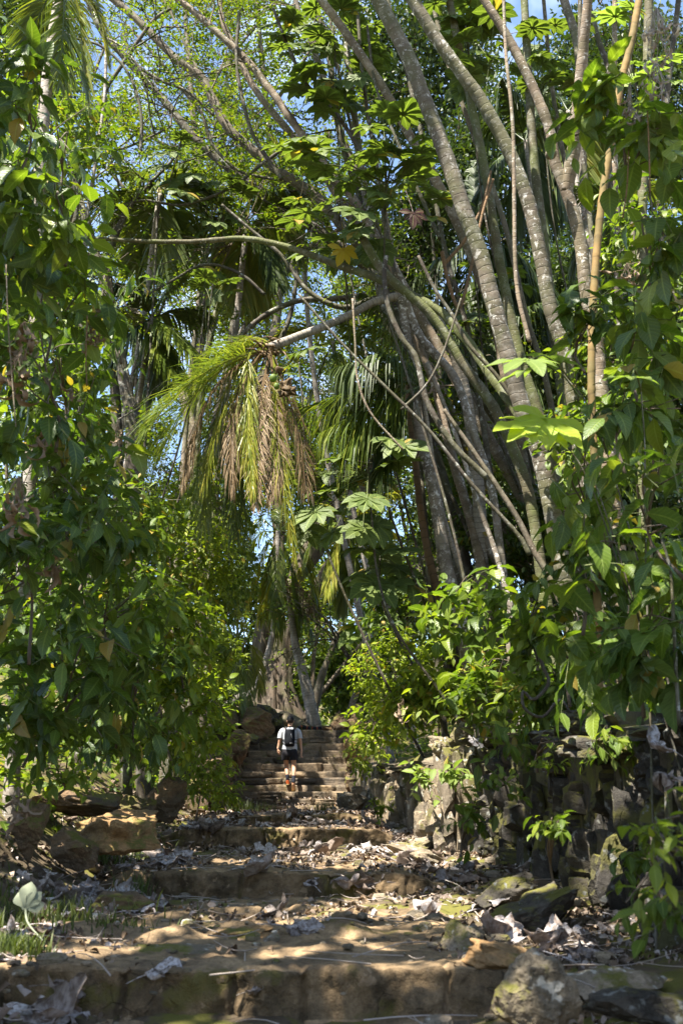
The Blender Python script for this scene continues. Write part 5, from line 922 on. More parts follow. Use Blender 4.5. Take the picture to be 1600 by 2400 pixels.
# hanging dead leaf bunches (curled)
LDRY = [leaf_tpl(8, .16, .9, c_, .06, 3, .8, seed=60+i, twist=tw) for i, (c_, tw) in enumerate([(2.2, 1.5), (3.2, .5), (1.4, 3.0), (4.2, 1.0)])]
def drybunch(label, px, py, Y, rx, ry, n, lf, seed):
    m = MPP(py, Y); c = P(px, py, Y); r = rng_(seed); mb = MB(); ms = MB(); p = c+r.normal(0, .5, (n, 3))*np.array([rx, rx, ry])*m
    tops = c+np.array([0, 0, ry*m*1.1]); A = np.stack([tops+0*p, (tops+p)/2+r.normal(0, .02, (n, 3)), p], 1); tri_stems(mb, A, np.full(n, .003), .002)
    scatter(mb, LDRY, p, r.normal(0, .4, (n, 3))-np.array([0, 0, 1.2]), r.normal(0, 1, (n, 3)), lf*r.uniform(.6, 1.2, n), r); tag(obj('dry_leaf_bunch', mb, M['dry' if seed < 904 else 'dry_brown'], loc=c), label, 'dead leaves', 'bunches of dead leaves caught in the plants')
for k, a in enumerate([
 ('curled grey dead leaves strung down the top right corner', 1545, 90, 5.6, 34, 80, 26, .11), ('curled dead leaves along a twig below the top right corner', 1540, 200, 5.6, 26, 60, 18, .10), ('crumpled dead leaves on the bent twig beside the lit leaves', 1480, 270, 5.7, 50, 22, 14, .09),
 ('grey dead leaves hanging left of the cane', 1365, 470, 8.0, 16, 46, 18, .12), ('dead brown leaf bunch under the cane leaves', 1470, 640, 7.5, 30, 24, 12, .12), ('shrivelled dark leaf bunch at the left beside the trunk', 222, 780, 7.6, 26, 44, 22, .12),
 ('long dead leaves hanging at the left edge, upper', 52, 800, 6.3, 26, 46, 10, .19), ('long dead leaves hanging at the left edge, lower', 45, 880, 6.2, 28, 50, 12, .19), ('pale tan dead leaf pair in the left foliage', 100, 1020, 6.5, 18, 36, 5, .22),
 ('shrivelled dead leaves at the left edge at mid height', 40, 1180, 6.3, 36, 60, 16, .16), ('small dead leaf bunch in the middle of the left leaves', 165, 935, 7.6, 22, 26, 10, .12), ('dead leaf bunch high in the left leaf wall', 275, 1020, 9.2, 18, 26, 10, .13),
 ('dead leaves hanging in the dark leaf wall', 130, 1310, 7.2, 26, 40, 9, .17), ('dark dead leaf caught above the slab wall', 945, 1660, 12.5, 18, 20, 5, .25), ('dead leaf bunch on the trunk at the centre right', 995, 925, 13, 18, 26, 12, .16), ('big dead leaf bunch hanging by the umbrella leaves', 910, 1070, 14.5, 22, 26, 14, .22),
 ('dead leaves hanging among stones on the left bank', 40, 1890, 7.3, 30, 40, 10, .17)]): drybunch(*a, 900+k)
# umbrella-leaved saplings (palmate leaves)
def umbrella(label, c, Y, leaves, lsz, mat='leaf_umbrella', trunk=None, seed=0, group='umbrella-leaved saplings', tilt=0.0, stemr=.018, tplset=LPALM, face=.35):
    r = rng_(seed); c3 = P(*c, Y); gz = float(gn(c3[0], c3[1])); tp = pline([c]+trunk, Y, Y) if trunk else np.array([c3, [c3[0]+(.4 if c[0] > 620 else -.4), c3[1]+.3, c3[2]*.6+gz*.4], [c3[0]+(2.4 if c[0] > 620 else -2.4), c3[1]+.8, gz-.1]])
    if trunk: tp = to_ground(tp)
    o = thing('umbrella_tree', label, 'tree', tp[-1], group); mb = MB(); tube(mb, tp, np.linspace(stemr*.6, stemr*1.3, len(tp)), 8, 0, .1, seed, .06); obj('trunk', mb, M['bark_dark'], o)
    mb = MB(); ms = MB(); leaves = list(leaves)+([(leaves[i][0]+r.normal(0, 32), leaves[i][1]+r.normal(0, 32)) for i in r.integers(0, len(leaves), int(len(leaves)*.9))] if seed in (1, 2, 3, 11) else []); L = np.array([P(x, y, Y+r.uniform(-.7, .5)) for x, y in leaves]); n = len(L); k = r.integers(0, max(1, min(3, len(tp)-1)), n); root = c3+(tp[1]-c3)*r.uniform(0, .5, (n, 1))
    t = np.linspace(0, 1, 4)[None, :, None]; A = root[:, None]+(L-root)[:, None]*t+np.array([0, 0, 1.])*.10*np.sin(np.pi*t); tri_stems(ms, A, np.full(n, .008), .005)
    d = norm(L-root+1e-3)*np.array([1, .5, .25])-np.array([0, .35, .38])+r.normal(0, .15, (n, 3)); nr = np.array([0, -face, 1.])+r.normal(0, .25, (n, 3))
    for i in range(n): scatter(mb, [tplset[r.integers(0, len(tplset))]], L[i:i+1], d[i:i+1], nr[i:i+1], lsz*r.uniform(.75, 1.15), r)
    f = obj('leaves', mb, M[mat], o); obj('leaf_stalk', ms, M['stem'], f)
UG = 'umbrella-leaved saplings'
umbrella('umbrella-leaved tree in the centre, its broad leaves in front of the ringed trunks', (905, 400), 12, [(905, 265), (870, 300), (960, 250), (1000, 285), (830, 380), (880, 400), (940, 430), (990, 440), (1040, 450), (860, 500), (820, 430), (970, 380), (900, 470), (840, 540), (760, 400), (1060, 470), (790, 420), (900, 350), (870, 580), (930, 360), (750, 360), (790, 350), (720, 350), (740, 345)], .40, trunk=[(900, 600), (905, 720), (960, 900), (1050, 1200), (1100, 1420)], seed=1)
umbrella('umbrella-leaved tree high at the top centre', (780, 60), 14, [(720, 60), (760, 110), (820, 60), (850, 110), (690, 120), (720, 170), (770, 190), (840, 180), (800, 20), (660, 110), (740, 20), (880, 60), (700, 210), (800, 240), (760, 260), (680, 60), (890, 130), (630, 60)], .42, seed=2)
umbrella('umbrella-leaved crown at the top between the two thickest trunks', (1090, 60), 12.5, [(1050, 40), (1090, 90), (1140, 60), (1070, 140), (1120, 160), (1030, 80), (1160, 30), (1020, 10), (1100, 10), (1140, 130), (1090, 180), (1180, 100)], .42, 'leaf_umbrella', seed=3)
umbrella('umbrella-leaved sapling with big pale leaves in front of the dark palms, centre right', (860, 1080), 12.5, [(760, 1110), (800, 1075), (850, 1020), (910, 1030), (770, 1150), (740, 1200), (880, 1120), (860, 1170), (820, 1130), (920, 1090), (720, 1120), (780, 1250), (850, 1240), (880, 1230), (720, 1240), (940, 1045), (800, 1190)], .40, trunk=[(870, 1200), (885, 1350), (930, 1480), (1030, 1620)], seed=4)
umbrella('umbrella-leaved sapling with shaded greyish leaves below it, by the fine dark trunk', (890, 1280), 13.5, [(900, 1300), (860, 1340), (930, 1330), (910, 1370), (880, 1370), (960, 1370), (860, 1290), (940, 1290)], .46, trunk=[(893, 1400), (930, 1490), (1000, 1620)], seed=5)
umbrella('small umbrella-leaved tree against the sky gap at the left', (425, 330), 15, [(425, 325), (400, 350), (460, 340), (380, 390), (420, 400), (470, 370), (350, 400), (400, 430), (360, 430), (450, 410), (390, 360)], .36, trunk=[(400, 420), (370, 500), (365, 600)], seed=6)
umbrella('umbrella-leaved sapling below the sky gap trees, near the level branch', (500, 480), 15, [(500, 430), (470, 470), (530, 470), (450, 500), (500, 520), (550, 510), (430, 450), (520, 540), (480, 540), (570, 450), (540, 420)], .34, seed=7)
umbrella('umbrella leaves low in the sky gap above the palm head', (500, 660), 14.5, [(480, 650), (510, 640), (535, 660), (500, 690), (470, 670), (545, 685)], .30, seed=8)
umbrella('umbrella-leaved branch hanging at the centre, with a yellowed leaf', (800, 520), 12.8, [(760, 480), (720, 500), (780, 560), (740, 590), (830, 590), (860, 560), (700, 470), (800, 600), (690, 520), (850, 620)], .42, seed=9)
umbrella('umbrella-leaved sapling above the collapsed palm trunk, by the clump', (700, 850), 14, [(690, 830), (680, 860), (700, 880), (720, 820)], .28, seed=10)
umbrella('umbrella-leaved plants under the trunks at the upper right', (1260, 190), 14, [(1250, 110), (1270, 150), (1290, 190), (1240, 200), (1300, 60), (1260, 60), (1320, 200), (1270, 240), (1220, 170)], .38, seed=11)
umbrella('pale umbrella leaf cluster at the top right, behind the cane', (1480, 150), 12, [(1485, 150), (1460, 190), (1520, 180), (1560, 140), (1440, 40), (1480, 20), (1400, 30), (1580, 190)], .34, 'leaf_pale', seed=12)
umbrella('bright whitish-green umbrella leaves in the sunlit gap right of the fluted tree', (860, 1480), 26, [(840, 1460), (870, 1450), (900, 1460), (850, 1490), (880, 1490), (820, 1490), (910, 1490), (930, 1470), (830, 1470), (890, 1440)], .62, 'leaf_pale', seed=13)
umbrella('umbrella-leaved shrub among the trunks at the centre, over the dark palm', (1110, 640), 14, [(1100, 620), (1200, 640), (1220, 670), (1110, 740), (1080, 760), (1150, 700)], .36, seed=14)
LLEAF = [palmate(6, R(215), .21, .5, 8, 5, .02, .25), palmate(7, R(250), .17, .4, 8, 6, .02, .25)]
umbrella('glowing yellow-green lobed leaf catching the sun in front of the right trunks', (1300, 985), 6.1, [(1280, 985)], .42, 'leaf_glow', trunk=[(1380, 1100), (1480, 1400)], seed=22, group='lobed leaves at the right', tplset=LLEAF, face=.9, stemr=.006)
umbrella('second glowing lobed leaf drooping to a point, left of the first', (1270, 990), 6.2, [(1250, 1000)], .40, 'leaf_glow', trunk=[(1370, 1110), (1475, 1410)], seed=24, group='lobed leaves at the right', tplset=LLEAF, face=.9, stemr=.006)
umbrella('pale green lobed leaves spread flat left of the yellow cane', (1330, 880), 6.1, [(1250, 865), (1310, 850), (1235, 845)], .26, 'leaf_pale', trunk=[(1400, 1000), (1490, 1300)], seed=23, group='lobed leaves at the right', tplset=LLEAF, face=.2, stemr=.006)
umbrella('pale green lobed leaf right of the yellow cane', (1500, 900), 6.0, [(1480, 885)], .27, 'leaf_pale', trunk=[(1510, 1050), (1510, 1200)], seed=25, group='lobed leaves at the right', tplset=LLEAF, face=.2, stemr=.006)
mb = MB(); scatter(mb, LLEAF, P(803, 585, 12)[None], np.array([[.1, 0, -1.]]), np.array([[.3, -1, .2]]), .32, rng_(1)); tube(mb, [P(803, 585, 12), P(806, 560, 12.05), P(800, 520, 12.3)], [.006, .005, .004], 5); M['leaf_old'] = leafmat('old_yellow_leaf', [(0, (.35, .24, .02)), (1, (.42, .30, .03))], .4); tag(obj('yellowed_leaf', mb, M['leaf_old'], loc=P(803, 585, 12)), 'yellowed lobed leaf hanging in the middle of the canopy', 'leaf')
mb = MB(); scatter(mb, LLEAF, P(968, 500, 10.5)[None], np.array([[.3, 0, -1.]]), np.array([[.3, -1, .2]]), .27, rng_(1)); tube(mb, [P(968, 500, 10.5), P(962, 480, 10.55), P(950, 445, 10.7)], [.006, .005, .004], 5); M['leaf_red'] = leafmat('dark_red_leaf', [(0, (.035, .008, .007)), (1, (.05, .012, .01))], .2); tag(obj('dark_red_leaf', mb, M['leaf_red'], loc=P(968, 500, 10.5)), 'dark red dead lobed leaf hanging among the ringed trunks', 'leaf')
# ================================================================= forest behind
def clump_tree(label, px, py, Y, rx, ry, n, leaf, mat, seed, tw=9):
    m = MPP(py, Y); c = P(px, py, Y); r = rng_(seed); gz = float(gn(c[0], c[1])); o = thing('forest_tree', label, 'tree', (c[0], c[1], gz), 'forest trees behind'); rad = np.array([rx*m, (rx+ry)*.4*m, ry*m])
    st = MB(); tube(st, [c+np.array([0, 0, rad[2]*.6]), c+r.normal(0, .1, 3), [c[0]+r.normal(0, .4), c[1], (c[2]+gz)/2], [c[0]+r.normal(0, 2), c[1]+1, gz-.2]], np.array([.3, .6, .9, 1.1])*tw*m/2, 9, 0, .12, seed, .15)
    out = []; tips = []
    for _ in range(14): branchlets(c+r.uniform(-.5, .5, 3)*rad*np.array([.3, .3, 1]), norm(r.normal(0, 1, 3))*rad, max(rad)*r.uniform(.6, 1), .05, r, 1, out, tips, .5)
    tri_stems(st, np.array([x[0] for x in out]), np.array([x[1] for x in out]), .006); obj('trunk', st, M['bark_grey'], o)
    mb = MB(); nc = max(10, int(n/90)); cc = c+norm(r.normal(size=(nc, 3)))*rad*r.uniform(.25, 1, (nc, 1))**.6; tips2 = [(cc, None)]; k = r.integers(0, nc, n); p = cc[k]+r.normal(0, 1, (n, 3))*rad.mean()*.16
    scatter(mb, LTINY, p, r.normal(0, 1, (n, 3))-np.array([0, 0, .3]), r.normal(0, .5, (n, 3))+np.array([0, 0, 1]), leaf*r.uniform(.7, 1.3, n), r); obj('crown', mb, M[mat], o)
CT = [
 ('light green forest tree low behind the steps at the left', 560, 1450, 36, 120, 160), ('forest tree behind the fluted tree', 700, 1560, 42, 130, 130), ('dark leafy forest tree right of the palm foot', 800, 1590, 34, 90, 90),
 ('sunny forest tree behind the right-hand gap', 880, 1560, 40, 120, 110), ('forest tree above the right-hand gap', 930, 1370, 34, 140, 120), ('tall forest tree behind the umbrella-leaved sapling', 800, 1130, 38, 150, 130),
 ('forest tree behind the collapsed palm', 620, 1040, 36, 150, 150), ('forest tree behind the left bushes', 430, 1220, 30, 140, 120), ('forest tree behind the bent pale trunk', 300, 1000, 32, 100, 80),
 ('forest tree far behind the dark palms', 1050, 900, 30, 160, 200), ('forest tree behind the ringed trunks at mid height', 1230, 800, 26, 170, 200), ('dense forest tree behind the cane', 1450, 700, 24, 200, 220),
 ('forest tree behind the trunks at the upper right', 1200, 420, 26, 200, 220), ('forest tree at the top right behind everything', 1450, 250, 24, 220, 260), ('forest tree behind the trunk tops at the top centre', 980, 150, 27, 180, 200),
 ('forest tree low behind the ringed trunks', 1150, 1180, 24, 200, 170), ('forest tree behind the left climbers, low', 150, 1350, 20, 250, 250), ('forest tree behind the left climbers, high', 40, 650, 19, 160, 260),
 ('forest tree behind the central trunks', 900, 700, 33, 130, 120), ('forest tree beside the slim palm, far back', 740, 1350, 44, 130, 130), ('forest tree top in the top left corner', 30, 120, 20, 150, 200),
 ('forest tree low at the far right behind the leaf curtains', 1450, 1300, 14, 220, 260), ('forest tree behind the right edge climbers', 1570, 900, 16, 160, 260), ('forest tree behind the centre right umbrella leaves', 980, 560, 28, 110, 140)]
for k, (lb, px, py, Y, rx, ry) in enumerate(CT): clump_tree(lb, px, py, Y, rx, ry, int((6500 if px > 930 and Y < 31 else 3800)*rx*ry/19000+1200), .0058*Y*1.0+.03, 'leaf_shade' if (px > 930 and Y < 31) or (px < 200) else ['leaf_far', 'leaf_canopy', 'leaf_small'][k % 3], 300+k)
# far-off wood on the slope, one mass
r = rng_(77); n = 60000; th = r.uniform(-.62, .62, n); dist = r.uniform(46, 66, n); x = np.tan(th)*dist; gz = gn(x, dist); top = 9+7*vn(np.stack([th*7, th*0, th*0], 1), 3)+np.where((th > -.30) & (th < -.02), -2, 3); h = r.uniform(0, 1, n)**.8*top
q = np.stack([x, dist, gz+h], 1); kk = vn(q*.45, 8) > -.25; q = q[kk]; n = len(q); mb = MB(); scatter(mb, LTINY, q, r.normal(0, 1, (n, 3)), r.normal(0, .6, (n, 3))+np.array([0, -.3, 1]), .42*r.uniform(.6, 1.3, n), r)
tag(obj('distant_wood', mb, M['leaf_far']), 'distant wood closing the view behind the steps', 'woodland', kind='stuff')
# undergrowth cover on the slopes
r = rng_(78); n = 42000; x = r.uniform(-13, 11, n); y = r.uniform(6, 44, n); keep = ((x < xl(y)-.9) | (x > xw(y)+.5)); x, y = x[keep], y[keep]; z = gn(x, y); h = np.abs(r.normal(0, .22, len(x))); q = np.stack([x, y, z+h+.02], 1); n = len(q)
mb = MB(); scatter(mb, LSML, q, r.normal(0, 1, (n, 3))*np.array([1, 1, .5])+np.array([0, 0, .3]), r.normal(0, .4, (n, 3))+np.array([0, 0, 1]), .16*r.uniform(.5, 1.2, n), r); tag(obj('undergrowth', mb, M['leaf_mid']), 'low leafy undergrowth covering the slopes', 'undergrowth', kind='stuff')
# ================================================================= dry leaves, litter, twigs, grass
def dry_tpl(seed):
    r = rng_(seed); V, f, U = palmate(int(r.integers(6, 10)), R(310), .22, r.choice([-1, 1])*r.uniform(1.7, 2.8), 9, seed, .06, .35)
    # crumple: fold lobes up or over and knot with noise
    rad = np.hypot(V[:, 0], V[:, 1]); a = np.arctan2(V[:, 0], V[:, 1]); ka = vn(np.stack([a*1.1, 0*a, 0*a+seed], 1), 5)
    up = r.uniform(.2, .9)*(.5+ka); th = up*rad*1.7; s = np.where(np.abs(up) > 1e-3, np.sin(th)/np.maximum(np.abs(up)*1.7, .3), rad); z = (1-np.cos(th))/np.maximum(np.abs(up)*1.7, .3)*np.sign(up)
    V = np.stack([np.sin(a)*s, np.cos(a)*s, V[:, 2]*.6+z], 1); V += .13*np.stack([vn(V*5+seed+9*k, k) for k in range(3)], 1)+.03*np.stack([vn(V*14+seed+9*k, k) for k in range(3)], 1)
    V[:, 2] *= r.uniform(.6, 1.0); V[:, 2] -= np.percentile(V[:, 2], 6)
    mb = MB(); mb.add(V, f, U); tube(mb, [[0, 0, .05], [.1, -.4, .12], [.25, -.9, .02]], [.03, .018, .012], 5, 0, 0, 0, .15); return mb
DT = [dry_tpl(s).mesh('dry_leaf', M['dry']) for s in range(900, 914)]
ZN = [(2.2, 4.9, 'before the lowest step'), (4.9, 9.0, 'on the broad second tread'), (9.0, 13.3, 'on the third tread'), (13.3, 17, 'on the sunlit fourth tread'), (17, 30, 'by the upper steps')]
KW = ['torn open', 'tightly curled', 'half rolled', 'crumpled', 'cupped', 'folded over', 'claw-shaped', 'ragged', 'flattened', 'knotted', 'withered', 'splayed', 'puckered', 'twisted']
def drop(x, y, s, k, rz, tilt, side=None, lift=.0, label=None, z=None):
    o = D.objects.new('dry_leaf', DT[k]); COL.objects.link(o); zz = surf(x, y) if z is None else z
    o.location = (x, y, zz+lift); o.rotation_euler = (tilt[0], tilt[1], rz); o.scale = (s, s, s)
    zn = next((t for a, b, t in ZN if a <= y < b), ZN[-1][2]); sd = side or ('left side' if x < (xl(y)+xr(y))/2-.5 else 'by the wall foot' if x > xr(y)-.1 else 'middle')
    tag(o, label or f'{KW[k]} grey dry leaf {zn}, {sd}', 'dry leaf', 'large dry leaves fallen on the steps'); return o
# the large ones traced from the photograph (px, py, Y, size m, template)
BIG = [(600, 2290, 0, 0, 0)]
TRD = [(370, 2300, 5.3, .10, 1), (100, 2400, 4.6, .20, 2), (590, 2320, 5.2, .05, 3), (1390, 2290, 5.1, .20, 0), (1290, 2230, 5.7, .19, 4), (1460, 2300, 5.0, .16, 5), (1180, 2190, 6.2, .17, 6), (1150, 2130, 6.9, .20, 7), (1000, 2140, 6.6, .17, 8), (1100, 2070, 8.2, .24, 9), (985, 2030, 9.4, .24, 10), (1080, 2040, 8.8, .22, 12),
 (820, 2080, 8.5, .20, 11), (730, 2090, 8.3, .16, 12), (860, 2095, 8.2, .22, 13), (640, 2140, 7.3, .15, 0), (690, 2180, 6.6, .16, 1), (600, 2055, 9.3, .22, 2), (310, 2120, 7.6, .19, 3), (240, 2050, 8.6, .20, 4), (120, 2080, 7.8, .20, 5), (400, 2010, 10.2, .22, 6), (380, 2030, 9.8, .18, 7), (490, 1975, 12.4, .22, 8), (530, 1930, 15.6, .26, 9), (160, 1925, 9.3, .20, 10), (250, 1925, 9.8, .18, 11), (220, 1960, 8.8, .12, 12), (720, 1985, 12.6, .16, 13), (760, 1998, 12.0, .22, 0), (690, 1925, 15.2, .24, 1), (700, 1918, 16.4, .26, 3), (930, 2010, 11, .2, 4), (1110, 1735, 8, .17, 2)]
for j, (px, py, Y, s, k) in enumerate(TRD):
    if py < 1800: continue
    # march down the sight line to the surface
    lo = None
    for Yq in np.arange(2.6, 26, .04):
        p = P(px, py, Yq)
        if p[2] <= surf(p[0], Yq)+.02: lo = p; break
    if lo is None: continue
    r = rng_(j+40); drop(lo[0], lo[1], s*1.55, k, r.uniform(0, 6.28), (r.uniform(-.4, .4), r.uniform(-.4, .4)))
r = rng_(500); cnt = 0
CL = [(rr_.uniform(3.6, 19), rr_.random()) for rr_ in [rng_(611)] for _ in range(34)]
while cnt < 262:
    y = 3.2+r.uniform(0, 1)**.8*19; u = r.uniform(0, 1); a, b = xl(y)-1.0, xw(y)-.05
    x = b-(b-a)*u**2.0 if r.random() < .62 else a+(xl(y)+.6-a)*u
    if r.random() < .72:
        cy_, cu_ = CL[int(r.integers(0, len(CL)))]; y = cy_+r.normal(0, .22); sgn = cu_ < .42; w_ = (cu_*2.3 % 1)*.75; x = (xl(y)-.35+w_ if sgn else xw(y)-.15-w_*1.3)+r.normal(0, .22)
    if y < 8.5 and xl(y)+.5 < x < xr(y)-.3 and r.random() < .85: continue
    if vn(np.array([x*1.4, y*.8, 0]), 4) < -.15: continue
    drop(x, y, r.uniform(.13, .27)*(1+(r.random() < .25)*.2), int(r.integers(0, 14)), r.uniform(0, 6.28), (r.uniform(-.5, .5), r.uniform(-.5, .5))); cnt += 1
for (px, py, Y, s, k, lb) in [(1105, 1700, 10.6, .19, 5, 'large rolled striped dry leaf resting on the corner of the shaded wall'), (1110, 1745, 10.3, .17, 9, 'dark cupped dry leaf on the wall corner below the striped one'), (1540, 1755, 5.4, .18, 2, 'pale dry leaf lying on the dark slate at the right edge'), (1560, 1850, 5.0, .20, 8, 'pale blurred dry leaf hanging over the wall at the right edge'), (1590, 1700, 6, .2, 3, 'flat tan dry leaf on top of the shaded wall')]:
    p = P(px, py, Y); drop(p[0], p[1], s, k, 1.3, (.5, -.4), z=p[2], label=lb)
p = P(60, 2130, 5.6); mb = MB(); V, f, U = palmate(4, R(110), .33, .8, 8, 5, .04, .2); V[:, 0] *= 1; scatter(mb, [(V, f, U)], p[None], np.array([[.35, .1, .9]]), np.array([[.1, -1, .35]]), .16, rng_(3)); tube(mb, [p, p+np.array([.05, -.1, -.06]), p+np.array([.16, -.2, -.13])], [.006, .005, .004], 6); 
M['pale_leaf'] = flat('pale_leaf_back', (.20, .22, .15), .8, .15, .5, 12); tag(obj('pale_leaf', mb, M['pale_leaf'], loc=p), 'pale green upturned lobed leaf by the grass at the left edge', 'leaf')
# litter as one mass
r = rng_(501); n = 20000; y = 2.4+r.uniform(0, 1, n)**.9*21; u = r.uniform(0, 1, n); a, b = xl(y)-1.3, xw(y)
x = np.where(r.random(n) < .55, b-(b-a)*u**2.2, a+(b-a)*u**1.0); dn = vn(np.stack([x*1.8, y*1.1, 0*x], 1), 6)+.5*vn(np.stack([x*5, y*4, 0*x], 1), 16); mid = (x > xl(y)+.35) & (x < xr(y)-.35)
keep = dn > np.where(mid, np.where(y < 9, .16, .12), -.30); x, y = x[keep], y[keep]; z = np.array([surf(a_, b_) for a_, b_ in zip(x, y)]); n = len(x)
LF = [leaf_tpl(5, .24, f_, c_, .10, 1.5, .8, seed=70+i, twist=tw) for i, (f_, c_, tw) in enumerate([(.5, 1.6, .6), (.9, 2.6, 1.2), (.3, .8, .3), (1.2, 1.2, 2.), (.6, 3.4, .4)])]
mb = MB(); scatter(mb, LF, np.stack([x, y, z+r.uniform(.003, .035, n)], 1), r.normal(0, 1, (n, 3))*np.array([1, 1, .25]), r.normal(0, .45, (n, 3))+np.array([0, 0, 1]), r.uniform(.025, .10, n)**1.0*np.clip(.6+y/18, .6, 1.5), r)
tag(obj('leaf_litter', mb, M['litter']), 'small crumbled dry leaves scattered over the steps and banks', 'leaf litter', kind='stuff')
r = rng_(502); n = 900; y = 2.6+r.uniform(0, 1, n)*19; a, b = xl(y)-.9, xw(y); x = b-(b-a)*r.uniform(0, 1, n)**1.6; z = np.array([surf(p_, q_) for p_, q_ in zip(x, y)])+.02; th = r.uniform(0, np.pi, n); L = r.uniform(.04, .3, n); d = np.stack([np.cos(th), np.sin(th), r.normal(0, .12, n)], 1)*L[:, None]; c = np.stack([x, y, z], 1)
A = c[:, None]+d[:, None]*np.linspace(-1, 1, 5)[None, :, None]+np.array([0, 0, 1])*.03*(r.uniform(-1, 1, (n, 1, 1)))*np.linspace(-1, 1, 5)[None, :, None]**2
M['stalk'] = flat('dry_stalk', (.38, .32, .27), .6); mb = MB(); tri_stems(mb, A, np.full(n, .0045), .002); tag(obj('twig_litter', mb, M['stalk']), 'thin dry stalks and twigs scattered among the leaves', 'twigs', kind='stuff')
# pebbles
r = rng_(503); mb = MB(); V, f = CG[3]; V = norm(V)*.5; n = 900; y = 2.6+r.uniform(0, 1, n)*9; x = r.uniform(0, 1, n)*(xw(y)-xl(y)+.6)+xl(y)-.6; z = np.array([surf(p_, q_) for p_, q_ in zip(x, y)])
for i in range(n):
    s = r.uniform(.01, .045)*(1+(r.random() < .12)*2.0); mb.add(V*np.array([s*r.uniform(.8, 1.8), s*r.uniform(.8, 1.5), s*.7])*(1+.25*vn(V*3+i, 2)[:, None])+np.array([x[i], y[i], z[i]+s*.1]), f)
tag(obj('pebbles', mb, M['slate_warm'], smooth=False), 'small loose stones strewn over the lower treads', 'pebbles', kind='stuff')
# grass tufts
def grass(label, px, py, Y, w, n, L, seed, bend=.6):
    r = rng_(seed); m = MPP(py, Y); c = P(px, py, Y); x = c[0]+r.normal(0, .35, n)*w*m; y = c[1]+r.normal(0, .35, n)*w*m; z = np.array([surf(a_, b_) for a_, b_ in zip(x, y)])-.02; th = r.uniform(0, 6.28, n); l = L*r.uniform(.5, 1.15, n); t = np.linspace(0, 1, 5)[None, :, None]
    h = np.stack([np.cos(th), np.sin(th), 0*th], 1)[:, None]; A = np.stack([x, y, z], 1)[:, None]+np.array([0, 0, 1])*(l[:, None, None]*(t-.35*bend*t**2.2))+h*l[:, None, None]*bend*.7*t**2*r.uniform(.3, 1.3, (n, 1, 1)); mb = MB()
    s = np.cross(h, np.array([0, 0, 1.])); w_ = (.0045+.003*r.random((n, 1, 1)))*(1-t**1.5)+.0006; v = np.stack([A-s*w_, A+s*w_], 2); b = np.arange(n)[:, None]*10+np.arange(4)[None]*2; mb.add(v, np.stack([b, b+1, b+3, b+2], -1))
    tag(obj('grass', mb, M['grass'], loc=c), label, 'grass', kind='stuff')
for k, a in enumerate([('thick grass on the left bank at the picture edge', 60, 2060, 6.9, 340, 560, .2), ('grass at the lower left corner', 20, 2230, 5.4, 120, 350, .16), ('tuft of long grass before the ochre boulder', 320, 2045, 8.3, 60, 90, .34), ('grass among dry leaves on the left of the third tread', 205, 2110, 7.4, 160, 220, .16), ('low grass creeping onto the second tread', 240, 2180, 6.5, 180, 200, .10),
  ('bright grass at the left foot of the upper steps', 565, 1890, 18.6, 90, 300, .30), ('grass tuft at the right foot of the upper steps', 765, 1895, 19.5, 60, 160, .30), ('grass on the left bank by the stones', 220, 1860, 10.2, 120, 200, .26), ('fern-like grass on the left bank below the shrubs', 300, 1855, 11.5, 120, 240, .28), ('grass beside the palm foot', 705, 1695, 27.6, 60, 220, .45)]): grass(*a, 600+k)
# dark rolled mat with orange stripes by the palm foot
c = P(722, 1704, 27.4); c[2] = ZT+.08; mb = MB(); tube(mb, [c+np.array([-.30, 0, .02]), c+np.array([-.1, 0, .03]), c+np.array([.15, .02, .0]), c+np.array([.36, 0, .02])], [.05, .06, .055, .045], 12, 0, .3, 3, .03)
t = NT('mat_cloth'); sp = t.n('ShaderNodeSeparateXYZ'); t.set(sp.inputs[0], t.n('ShaderNodeTexCoord').outputs['UV']); fr = t.math('FRACT', t.math('MULTIPLY', sp.outputs[1], 7.0)); M['mat'] = t.done(t.pbsdf(t.mix(t.sm(fr, .74, .78), (.012, .014, .024), (.22, .05, .02)), .9))
o = obj('striped_bundle', mb, M['mat'], loc=c); tag(o, 'dark cloth bundle with orange stripes lying at the palm foot', 'bundle')
# ================================================================= the hiker
HZ = FZ[2]; HY = YF+TD*2+.22; HX = P(679, 1770, HY)[0]; SCL = 0.965
H0 = np.array([HX, HY, HZ]); W = lambda p: H0+np.array(p)*SCL
M['skin'] = flat('skin', (.42, .235, .145), .5, .4, .25, 8); M['shirt'] = flat('grey_shirt', (.40, .41, .43), .85, .2, .3, 6, .5); M['shorts'] = flat('black_shorts', (.012, .011, .014), .75, .25, .3, 6, .5)
M['pack'] = flat('black_pack', (.008, .009, .012), .85, .12, .4, 10, .4); M['cap'] = flat('black_cap', (.012, .013, .015), .8, .2, .3); M['sock'] = flat('dark_sock', (.02, .022, .03), .9, .1, .3); M['hair'] = flat('dark_hair', (.02, .014, .01), .7)
M['shoe'] = flat('orange_shoe', (.62, .13, .03), .6, .3, .4); M['sole'] = flat('tan_sole', (.50, .36, .17), .7, .2, .5); M['band'] = flat('black_band', (.01, .01, .012), .4); M['print'] = flat('grey_print', (.55, .56, .58), .6); M['strap'] = flat('pack_strap', (.03, .03, .035), .6)
